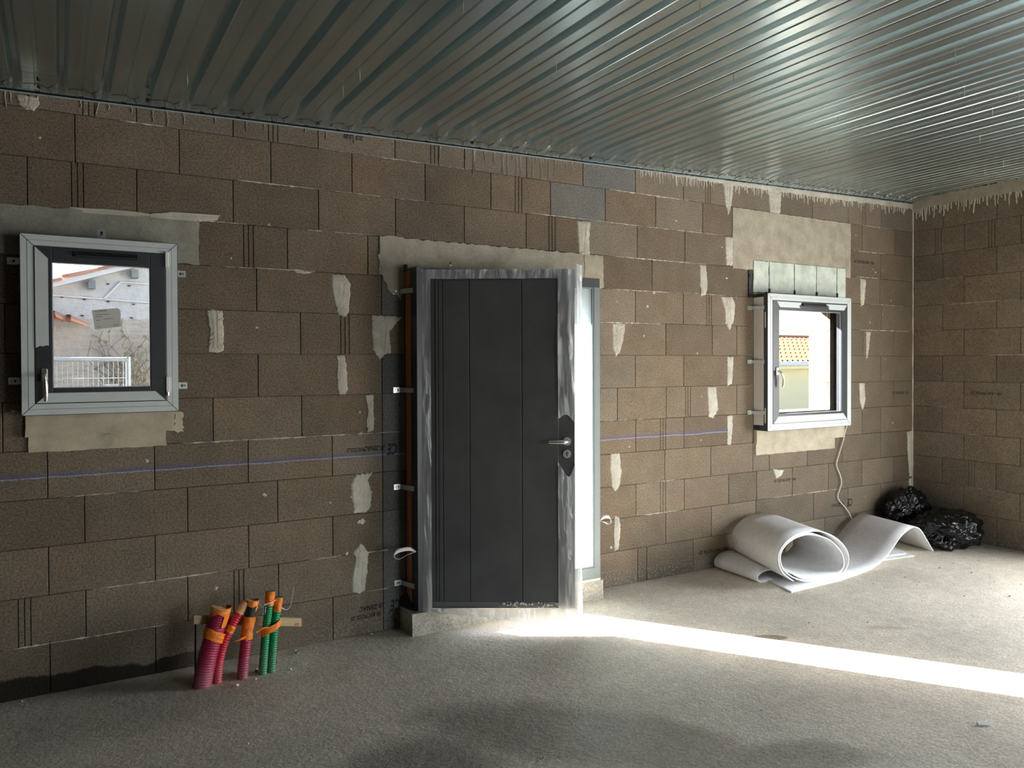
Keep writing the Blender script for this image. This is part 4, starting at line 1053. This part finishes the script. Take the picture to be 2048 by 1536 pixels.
c4, p4 = corrugated('corrugated_conduit', 'left one of two green conduits, the taller with a white tie', [(0.953, -0.305, -0.01), (0.962, -0.302, 0.10), (0.977, -0.296, 0.25), (0.994, -0.289, 0.37), (1.005, -0.284, 0.445)], 0.0235, MAT['green'], GRP)
sleeve(c4, p4, 0.84, 1.0, 0.026, 'tape_cap', 'tape', 0.003, False, 8)
mb = MB(); mb.tube(spline([(0.965, -0.315, 0.385), (0.98, -0.325, 0.39), (1.01, -0.318, 0.394), (1.03, -0.30, 0.398)], 4), [0.007, 0.006, 0.004, 0.003, 0.003, 0.003, 0.003, 0.003, 0.003, 0.003, 0.003, 0.002, 0.002], 6); mb.build('white_tie', MAT['strap'], c4)
c5, p5 = corrugated('corrugated_conduit', 'right one of two green conduits, the shorter with a thin wire out of it', [(1.000, -0.301, -0.01), (1.009, -0.298, 0.10), (1.022, -0.293, 0.24), (1.038, -0.288, 0.34), (1.047, -0.285, 0.405)], 0.0235, MAT['green'], GRP)
sleeve(c5, p5, 0.82, 1.0, 0.0248, 'tape_cap', 'tape', 0.003, False, 9)
mb = MB()
def band(s, t):
    a = -math.pi * 0.05 + math.pi * 1.1 * s
    x = 1.003 - 0.055 * math.cos(a); y = -0.298 - 0.034 * math.sin(a)
    return (x, y, 0.215 + 0.068 * s + (0.045 - 0.012 * s) * (t - 0.5) + 0.004 * noise.noise(Vector((s * 8, t * 3, 3))))
mb.grid(band, 24, 6); mb.build('tape_band', MAT['tape'], c5, normals=False)
MB().tube(spline([(1.06, -0.285, 0.345), (1.09, -0.28, 0.325), (1.115, -0.275, 0.34), (1.13, -0.27, 0.40), (1.137, -0.27, 0.445)], 6), 0.0016, 6).build('wire', MAT['galv_plain'], c5)
MB().tube(spline([(0.93, -0.285, 0.40), (0.95, -0.29, 0.375), (0.963, -0.30, 0.35), (0.955, -0.31, 0.325), (0.968, -0.31, 0.335), (0.972, -0.305, 0.36), (0.985, -0.30, 0.372)], 6), 0.0013, 6).build('wire', MAT['galv_plain'], c3)

bt = tag(empty('wooden_batten', (0.61, -0.215, 0)), 'short pine batten on two rods behind the conduits', 'batten')
MB().hexa([(0.612, -0.232, 0.313), (1.19, -0.232, 0.197), (1.19, -0.21, 0.197), (0.612, -0.21, 0.313)], [(0.612, -0.232, 0.361), (1.19, -0.232, 0.245), (1.19, -0.21, 0.245), (0.612, -0.21, 0.361)]).build('board', MAT['batten'], bt, bevel=0.003)
MB().cyl((1.162, -0.2325, 0.215), (0, 1, 0), 0.011, 0.0015, 16).build('knot', MAT['wood_jamb'], bt)
for x, y, z in ((0.622, -0.204, 0.34), (1.05, -0.204, 0.25)):
    MB().tube([(x, y, -0.005), (x + 0.003, y, z)], 0.0045, 8).build('rod', MAT['rust'] if 'rust' in MAT else MAT['black'], bt)

# ------------------------------------------------------------------ foam sheets
def ribbon(front, back, th, n=7):
    """sheet between two matching 3D curves, thickness th measured in the X-Z plane"""
    f = spline(front, n); b = spline(back, n); m_ = MB(); N = len(f)
    up_ = []
    for i in range(N):
        t = f[min(i + 1, N - 1)] - f[max(i - 1, 0)]; q = Vector((-t.z, 0, t.x)).normalized(); up_.append(q * (th / 2))
    K = 5
    top = []; bot = []
    for i in range(N):
        top.append([f[i].lerp(b[i], k / K) + up_[i] for k in range(K + 1)]); bot.append([f[i].lerp(b[i], k / K) - up_[i] for k in range(K + 1)])
    vs_ = [v for r__ in top for v in r__] + [v for r__ in bot for v in r__]; o_ = N * (K + 1); fs_ = []
    for i in range(N - 1):
        for k in range(K):
            a = i * (K + 1) + k; c = a + K + 1
            fs_.append((a, a + 1, c + 1, c)); fs_.append((o_ + a, o_ + c, o_ + c + 1, o_ + a + 1))
    m_.add(vs_, fs_, True); e_ = []
    for i in range(N - 1):
        for k in (0, K):
            a = i * (K + 1) + k; c = a + K + 1; e_.append((a, c, o_ + c, o_ + a))
    for i in (0, N - 1):
        for k in range(K):
            a = i * (K + 1) + k; e_.append((a, a + 1, o_ + a + 1, o_ + a))
    m_.f += e_; m_.sm += [False] * len(e_)
    return m_
def sweep(pts2, y0, A, th, name, yfun=None):
    fr_ = [(x, (yfun(x) if yfun else y0), z) for x, z in pts2]
    bk_ = [(x + (A(x)[0] if callable(A) else A[0]), (yfun(x) if yfun else y0) + (A(x)[1] if callable(A) else A[1]), z) for x, z in pts2]
    return ribbon(fr_, bk_, th)
T = 0.008
sheet = [(4.645, 0.006), (4.80, 0.006), (5.0, 0.006), (5.2, 0.0065), (5.38, 0.008), (5.56, 0.012), (5.75, 0.030), (5.90, 0.074), (6.03, 0.140), (6.17, 0.220), (6.31, 0.262), (6.41, 0.267), (6.51, 0.228), (6.62, 0.128), (6.745, 0.008)]
def yf_(x): return -0.80 + 0.105 * max(0, x - 5.2) - 0.02 * max(0, 5.2 - x)
def Af(x):
    t = min(max((x - 4.65) / 1.8, 0), 1); return (0.25 - 0.09 * t, 0.70 - 0.10 * t)
o = sweep(sheet, 0, Af, T, '', yf_).build('foam_sheet', MAT['foam'], normals=True, loc=(5.6, -0.5, 0)); tag(o, 'white foam sheet lying flat then humped into a wave beside the bin bags', 'foam sheet')
base = [(4.752, 0.105), (4.83, 0.072), (4.92, 0.050), (5.08, 0.034), (5.20, 0.036), (5.28, 0.052), (5.335, 0.10), (5.315, 0.19), (5.24, 0.265), (5.13, 0.335), (4.93, 0.390), (4.78, 0.385), (4.665, 0.345), (4.605, 0.285), (4.605, 0.215), (4.65, 0.150),
        (4.76, 0.078), (4.90, 0.036), (5.08, 0.0185), (5.25, 0.0185), (5.352, 0.055), (5.395, 0.140), (5.355, 0.232), (5.23, 0.330), (5.04, 0.402), (4.86, 0.4125), (4.74, 0.396), (4.645, 0.352), (4.585, 0.288), (4.586, 0.205), (4.635, 0.132), (4.745, 0.060)]
o = sweep(base, -0.752, (0.235, 0.68), T, '').build('foam_roll', MAT['foam'], loc=(5.0, -0.45, 0.0)); tag(o, 'large loosely wound roll of white foam, its open end facing the room', 'foam roll')
small = [(4.83, 0.080), (4.77, 0.090), (4.70, 0.082), (4.655, 0.055), (4.66, 0.020), (4.71, 0.0065), (4.80, 0.0062), (4.83, 0.0062)]
small = [(x - 0.03, z) for x, z in small]
fr_ = [(x, -0.515, z) for x, z in small]
bk_ = [(4.655 + (x - 4.625) * 1.25 + 0.0, -0.035, z * 1.45) for x, z in small]
for q in range(5, 8): bk_[q] = (bk_[q][0], bk_[q][1], 0.0062)
o = ribbon(fr_, bk_, 0.009).build('foam_offcut', MAT['foam'], loc=(4.7, -0.27, 0)); tag(o, 'small curled white foam offcut left of the large roll', 'foam offcut')
for i, (pp, lb) in enumerate((([(6.05, -0.60), (6.44, -0.648), (6.62, -0.30), (6.2, -0.25)], 'flat white foam scrap under the humped sheet, lower one'), ([(6.08, -0.53), (6.42, -0.585), (6.56, -0.25), (6.2, -0.2)], 'flat white foam scrap under the humped sheet, upper one'))):
    z = 0.001 + 0.0105 * i
    o = MB().prism([(a, b, z) for a, b in pp], (0, 0, 0.009)).build('foam_scrap', MAT['foam'], loc=(6.3, -0.42, z), bevel=0.002); tag(o, lb, 'foam scrap')

# ------------------------------------------------------------------ bin bags
def bag(c, rx, ry, h, seed, label, lean=(0, 0), knots=1.0):
    bm = bmesh.new(); bmesh.ops.create_icosphere(bm, subdivisions=6, radius=1.0)
    for v in bm.verts:
        p = v.co.copy(); d = p.normalized()
        q = d * 1.7 + Vector((seed * 3.1, seed * 1.7, 0))
        vd, _vp = noise.voronoi(q * 1.15 + noise.noise_vector(q * 1.3) * 0.5); vd2, _vp2 = noise.voronoi(q * 2.9 + noise.noise_vector(q * 3) * 0.35)
        r_ = 1 + 0.24 * (vd[1] - vd[0] - 0.25) + 0.045 * (vd2[1] - vd2[0] - 0.25) + 0.16 * noise.noise(q) + 0.10 * (1 - abs(noise.noise(q * 1.6 + Vector((0, 5, 0)))) * 2) * knots + 0.03 * (1 - 2.5 * abs(noise.noise(q * 2.6 + noise.noise_vector(q * 1.2) * 0.8)))
        x, y, z = d.x * r_, d.y * r_, d.z * r_
        z = z * 0.5 + 0.5
        flat = 0.92 if z < 0.12 else 1.0
        zz = max(0.004 + 0.006 * abs(noise.noise(q * 7)), (z ** 0.9 if z > 0 else 0) * h)
        k = 1.0 + 0.12 * max(0, 0.35 - z)
        v.co = (x * rx * k + lean[0] * z, y * ry * k + lean[1] * z, zz)
    me = bpy.data.meshes.new('bin_bag'); bm.to_mesh(me); bm.free()
    for f in me.polygons: f.use_smooth = True
    me.materials.append(MAT['bag']); o = bpy.data.objects.new('bin_bag', me); COL.objects.link(o); o.location = c
    return tag(o, label, 'bin bag', 'black bin bags in the corner')
bag((7.05, -0.60, 0), 0.33, 0.25, 0.33, 1.0, 'low crumpled black bin bag nearest the room, by the right wall', (0.0, 0.02))
bag((7.09, -0.195, 0), 0.27, 0.15, 0.47, 2.3, 'tallest black bin bag, pushed into the corner', (-0.04, 0.0), 0.6)

# ------------------------------------------------------------------ cable, debris
cb = spline([(6.345, -0.06, 1.135), (6.338, -0.035, 1.06), (6.325, -0.025, 0.98), (6.27, -0.02, 0.85), (6.232, -0.02, 0.75), (6.285, -0.02, 0.65), (6.305, -0.02, 0.58), (6.28, -0.02, 0.52), (6.250, -0.02, 0.455), (6.285, -0.02, 0.40), (6.36, -0.025, 0.335), (6.42, -0.03, 0.26), (6.46, -0.05, 0.15), (6.50, -0.07, 0.012)], 8)
o = MB().tube(cb, 0.0048, 8).build('cable', MAT['cable'], loc=(6.3, -0.02, 0.6)); tag(o, 'thin white cable hanging from the right window to the floor', 'cable')

def pebble_mesh(seed, r_=1.0):
    rr = random.Random(seed); bm = bmesh.new(); bmesh.ops.create_icosphere(bm, subdivisions=1, radius=1.0)
    for v in bm.verts: v.co = Vector((v.co.x * rr.uniform(0.7, 1.2), v.co.y * rr.uniform(0.6, 1.1), v.co.z * rr.uniform(0.4, 0.7)))
    zmin = min(v.co.z for v in bm.verts)
    for v in bm.verts: v.co.z -= zmin
    me = bpy.data.meshes.new('rubble_chip'); bm.to_mesh(me); bm.free(); me.materials.append(MAT['strap'] if seed % 3 else MAT['lintel_grey']); return me
pms = [pebble_mesh(i) for i in range(5)]
rr = random.Random(9)
spots = [(1.196, -0.112, 0.016), (0.80, -0.40, 0.013), (0.905, -0.36, 0.009), (0.93, -0.26, 0.012), (1.10, -0.33, 0.010), (1.05, -0.22, 0.008), (1.19, -0.30, 0.007)]
for i in range(36):
    spots.append((rr.uniform(3.9, 6.9), -rr.uniform(0.95, 2.2), rr.uniform(0.004, 0.009)))
for i in range(16): spots.append((rr.uniform(-0.2, 4.2), -rr.uniform(0.1, 2.6), rr.uniform(0.003, 0.007)))
for i in range(12):
    x = rr.uniform(-0.2, 1.8); spots.append((x, -rr.uniform(0.02, 0.10), rr.uniform(0.004, 0.010)))
for i, (x, y, s) in enumerate(spots):
    o = bpy.data.objects.new('rubble_chip', pms[i % 5]); COL.objects.link(o); o.location = (x, y, 0); o.scale = (s, s, s); o.rotation_euler = (0, 0, rr.uniform(0, 6))
    if i == 0: tag(o, 'largest pale stone chip on the floor right of the green conduits', 'stone chip')
    else: tag(o, 'small pale crumb of rubble lying on the bare floor', 'rubble chip', 'rubble crumbs on the floor')
sc = tag(empty('plastic_tube', (3.72, -2.672, 0)), 'tiny clear plastic tube lying on the floor near the sun strip', 'plastic tube')
MB().tube([(3.69, -2.655, 0.008), (3.735, -2.68, 0.008)], 0.008, 10).build('body', MAT['strap'], sc)
MB().tube([(3.735, -2.68, 0.008), (3.76, -2.694, 0.008)], [0.005, 0.003], 8).build('nozzle', MAT['strap'], sc)

# ------------------------------------------------------------------ outside
def ground_mat():
    k = NT('gravel_ground'); p = k.pos()
    k.col(k.mix(k.mapr(k.noise(p, 30, 5), 0.35, 0.65), (0.20, 0.18, 0.15), (0.30, 0.27, 0.23))); return k.set(0.95)
g = tag(MB().box(-30, 60, WT + 0.05, 60, -0.42, -0.30).build('ground', ground_mat()), 'pale gravel yard outside the building', 'ground', kind='structure')
# neighbour's old gable seen through the left window
def rubble_mat():
    k = NT('old_rubble_wall'); p = k.pos(); q = k.xyz(p)
    c = k.mix(k.mapr(k.noise(p, 9, 6, 0.7), 0.35, 0.65), (0.52, 0.47, 0.43), (0.40, 0.38, 0.37))
    m = k.n('ShaderNodeMapping'); m.inputs['Scale'].default_value = (3, 3, 22); k.l(p, m.inputs[0])
    c = k.mix(k.mapr(k.noise(m.outputs[0], 1.5, 4), 0.42, 0.52, 0.0, 0.5), c, (0.62, 0.54, 0.47))
    k.col(c); k.bump(k.noise(p, 14, 6, 0.7), 0.8, 0.05); return k.set(0.95)
def plaster_mat():
    k = NT('grey_cement_render'); p = k.pos()
    c = k.mix(k.mapr(k.noise(p, 6, 6, 0.7), 0.35, 0.65), (0.50, 0.50, 0.51), (0.62, 0.61, 0.60))
    k.col(k.mix(k.mapr(k.noise(p, 60, 3), 0.6, 0.68), c, (0.36, 0.36, 0.37))); k.bump(k.noise(p, 30, 5), 0.4, 0.02); return k.set(0.95)
rub, pla = rubble_mat(), plaster_mat()
white_line = simple('white_pointing', (0.80, 0.80, 0.80), 0.9, var=0.05)
tile_red = simple('terracotta_tile', (0.50, 0.24, 0.16), 0.8, var=0.3, scale=9)
nh = tag(empty('old_house', (0.4, 4.6, -0.3)), 'old stone house with cement-patched gable seen through the left window', 'house')
RS = 0.3322                                              # roof pitch seen on the gable
def rz(x): return 2.487 + RS * (x + 0.07)
MB().prism([(-1.6, 4.5, -0.3), (4.6, 4.5, -0.3), (4.6, 4.5, 2.19), (-0.964, 4.5, 2.19), (-1.6, 4.5, rz(-1.6))], (0, 3.5, 0)).build('stone_wall', rub, nh)
MB().prism([(-0.964, 4.52, 2.19), (4.6, 4.52, 2.19), (4.6, 4.52, rz(2.2) - RS * 2.4), (2.2, 4.52, rz(2.2))], (0, 3.4, 0)).build('gable', pla, nh)
MB().hexa([(-1.7, 4.40, rz(-1.7) - 0.005), (2.2, 4.40, rz(2.2) - 0.005), (2.2, 8.0, rz(2.2) - 0.005), (-1.7, 8.0, rz(-1.7) - 0.005)], [(-1.7, 4.40, rz(-1.7) + 0.05), (2.2, 4.40, rz(2.2) + 0.05), (2.2, 8.0, rz(2.2) + 0.05), (-1.7, 8.0, rz(-1.7) + 0.05)]).build('verge_board', white_line, nh)
MB().hexa([(2.2, 4.40, rz(2.2)), (4.7, 4.40, rz(2.2) - RS * 2.5), (4.7, 8.0, rz(2.2) - RS * 2.5), (2.2, 8.0, rz(2.2))], [(2.2, 4.40, rz(2.2) + 0.06), (4.7, 4.40, rz(2.2) - RS * 2.5 + 0.06), (4.7, 8.0, rz(2.2) - RS * 2.5 + 0.06), (2.2, 8.0, rz(2.2) + 0.06)]).build('roof_slope', tile_red, nh)
tm = MB(); vs_ = []; fs_ = []
for j, (yy, e) in enumerate(((0.0, 1.0), (0.5, 1.0))):
    for i in range(9):
        a = math.pi * i / 8; vs_.append((yy * 0 + (0.0 if j == 0 else 0.34), 0.085 * math.cos(a), 0.05 * math.sin(a)))
for i in range(8): fs_.append((i, i + 1, 9 + i + 1, 9 + i))
tmesh = MB().add(vs_, fs_, True).mesh('roof_tile'); tmesh.materials.append(tile_red)
for k in range(11):                                     # verge row and the next rows of half-round tiles
    for r_ in range(3):
        x = -1.6 + 0.33 * k; o = bpy.data.objects.new('roof_tile', tmesh); COL.objects.link(o); o.parent = nh
        o.location = Vector((x, 4.46 + 0.19 * r_, rz(x) + 0.052 + 0.012 * ((k * 7 + r_ * 3) % 3) / 2)) - wloc(nh); o.rotation_euler = (0, -math.atan(RS) + 0.05, 0)
for x in (0.31, 0.71, -0.5):                              # flood lamps under the verge
    MB().box(x - 0.035, x + 0.035, 4.40, 4.50, rz(x) - 0.12, rz(x) - 0.03).build('flood_lamp', MAT['side_grey'], nh, bevel=0.008)
for a, b in (((-0.05, 2.42), (0.42, 2.40)), ((0.42, 2.40), (0.95, 2.37)), ((0.42, 2.40), (0.58, 2.585)), ((0.58, 2.585), (0.95, 2.575))):
    MB().tube([(a[0], 4.505, a[1]), (b[0], 4.505, b[1])], 0.011, 6).build('pointing_line', white_line, nh)
for x, z in ((0.04, 2.405), (0.24, 2.39), (0.46, 2.375), (0.70, 2.355), (0.46, 2.56), (0.66, 2.55), (0.22, 2.22), (0.68, 2.21)):
    MB().box(x - 0.012, x + 0.016, 4.50, 4.53, z - 0.006, z + 0.006).build('putlog_hole', MAT['black'], nh)
tm2 = []
for k in range(7):                                        # broken roof of a lean-to on the left
    for r_ in range(3):
        x = -0.75 + 0.14 * k; o = bpy.data.objects.new('roof_tile', tmesh); COL.objects.link(o); o.parent = nh
        o.location = Vector((x, 4.12 + 0.13 * r_, 2.40 - 0.035 * k - 0.02 * (2 - r_))) - wloc(nh); o.rotation_euler = (0.1, 0.30, 0.5 + 0.15 * ((k + r_) % 3)); o.scale = (0.55, 0.6, 0.7)
th = tag(empty('sun_block_house', (-5, 5.4, -0.3)), 'unseen house volume added to block sun from the left window', 'house')  # added out of view to keep direct sun off the left window
MB().box(-8.0, -2.62, 4.6, 6.2, -0.3, 6.9).build('wall', pla, th)
MB().hexa([(-8.2, 4.4, 6.9), (-2.55, 4.4, 6.9), (-2.55, 6.4, 6.9), (-8.2, 6.4, 6.9)], [(-8.0, 5.3, 7.3), (-2.7, 5.3, 7.3), (-2.7, 5.5, 7.3), (-8.0, 5.5, 7.3)]).build('roof', tile_red, th)
# bramble climbing the wall
twig = simple('bramble_twig', (0.22, 0.17, 0.13), 0.8, var=0.3); leafm = simple('bramble_leaf', (0.20, 0.21, 0.10), 0.7, var=0.5, scale=60)
vine = tag(empty('bramble', (0.7, 4.35, -0.3)), 'tangled bare bramble growing up the old stone wall', 'bramble')
rr = random.Random(31); mb = MB(); lf = MB()
for i in range(150):
    x = rr.gauss(0.62, 0.10) if i % 2 else rr.gauss(0.78, 0.13); z0 = rr.uniform(-0.3, 1.7); p = Vector((x, 4.38 + rr.uniform(-0.12, 0.08), z0)); pts = [p]
    for s in range(5):
        p = p + Vector((rr.gauss(-0.01, 0.07), rr.gauss(0, 0.03), rr.uniform(0.02, 0.15))); p.y = min(max(p.y, 4.1), 4.47); p.z = min(p.z, 2.27); pts.append(p)
    mb.tube(spline(pts, 2), 0.0035, 4, cap=False)
    for _ in range(5):
        c = pts[rr.randint(1, 5)]; s = rr.uniform(0.012, 0.028); a = rr.uniform(0, 6)
        d1 = Vector((math.cos(a), rr.uniform(-0.5, 0.5), math.sin(a))) * s; d2 = Vector((-math.sin(a), rr.uniform(-0.5, 0.5), math.cos(a))) * s * 0.6
        lf.add([c - d1, c + d2, c + d1, c - d2], [(0, 1, 2, 3)])
tag(mb.build('twigs', twig, vine, normals=False), kind='stuff'); tag(lf.build('leaves', leafm, vine, normals=False), kind='stuff')
# site fence panel
fence = tag(empty('site_fence', (-0.3, 2.3, -0.3)), 'galvanised mesh site fence panel in front of the stone wall', 'fence')
pale = simple('pale_zinc', (0.62, 0.68, 0.72), 0.45, 0.3, var=0.05)
for x in (-1.6, 0.49): MB().tube([(x, 2.3, -0.3), (x, 2.3, 1.77)], 0.019, 10).build('post', pale, fence)
for z in (1.75, -0.12): MB().tube([(-1.6, 2.3, z), (0.49, 2.3, z)], 0.017, 10).build('rail', pale, fence)
wm_ = MB().tube([(0, 0, -0.12), (0, 0, 1.75)], 0.0022, 5, cap=False).mesh('wire'); wm_.materials.append(pale)
for i in range(58):
    o = bpy.data.objects.new('wire', wm_); COL.objects.link(o); o.parent = fence; o.location = Vector((-1.57 + 0.0355 * i, 2.3, 0)) - wloc(fence)
hw = MB().tube([(-1.6, 0, 0), (0.49, 0, 0)], 0.0022, 5, cap=False).mesh('wire'); hw.materials.append(pale)
for z in (0.1, 0.35, 0.6, 0.85, 1.10, 1.35, 1.60, 1.52):
    o = bpy.data.objects.new('wire', hw); COL.objects.link(o); o.parent = fence; o.location = Vector((0, 2.296, z)) - wloc(fence)
MB().box(0.32, 0.42, 2.285, 2.295, 1.53, 1.55).build('clip_plate', pale, fence)
# house with the orange roof seen through the right window
yh = tag(empty('yellow_house', (18, 9, -0.3)), 'cream house with orange pantile roof seen through the right window', 'house')
cream = simple('cream_render', (0.92, 0.82, 0.52), 0.9, var=0.03, scale=2)
MB().box(9, 30, 9.3, 14, -0.3, 1.66).build('wall', cream, yh)
MB().tube([(9, 8.98, 1.68), (30, 8.98, 1.68)], 0.06, 10).build('gutter', white_line, yh)
MB().box(9, 30, 9.0, 9.3, 1.55, 1.64).build('fascia', cream, yh)
def pantile():
    k = NT('orange_pantile'); p = k.pos()
    c = k.mix(k.mapr(k.noise(p, 2.6, 5, 0.7), 0.3, 0.7), (0.14, 0.034, 0.008), (0.20, 0.062, 0.014)); k.col(c); return k.set(0.8)
vs_ = []; fs_ = []; NXT, NYT = 21 * 5 * 6, 7
RP = 0.30
rows = []
for j in range(NYT):
    y0_, y1_ = 9.0 + 0.36 * j, 9.0 + 0.36 * (j + 1)
    for yy, lift in ((y0_, 0.022), (y1_, 0.0)): rows.append((yy, 1.72 + RP * (yy - 9.0) + lift))
nxp = 21 * 5 * 8 + 1
for yy, zz in rows:
    for i in range(nxp):
        x = 9 + 21 * i / (nxp - 1); ph_ = (x / 0.2) * 2 * math.pi
        vs_.append((x, yy, zz + 0.05 * math.sin(ph_)))
for j in range(len(rows) - 1):
    for i in range(nxp - 1): fs_.append((j * nxp + i, j * nxp + i + 1, (j + 1) * nxp + i + 1, (j + 1) * nxp + i))
tag(MB().add(vs_, fs_, False).build('roof_tiles', pantile(), yh, normals=False), kind='stuff')
MB().tube([(9, 11.55, 2.48), (30, 11.55, 2.48)], 0.10, 10).build('ridge', tile_red, yh)
hill = MB()
def hf(u, v):
    x = -20 + 140 * u; y = 120 + 20 * v
    return (x, y, -2 + (3.0 + 4.5 * (0.5 + 0.5 * noise.noise(Vector((x * 0.03, 2, 0))))) * (1 - v) + 0)
hill.grid(hf, 60, 2); tag(hill.build('hills', simple('bluish_hills', (0.10, 0.16, 0.20), 0.9, var=0.1, scale=0.2), normals=False), 'distant bluish hills behind the orange roof', 'hills', kind='structure')
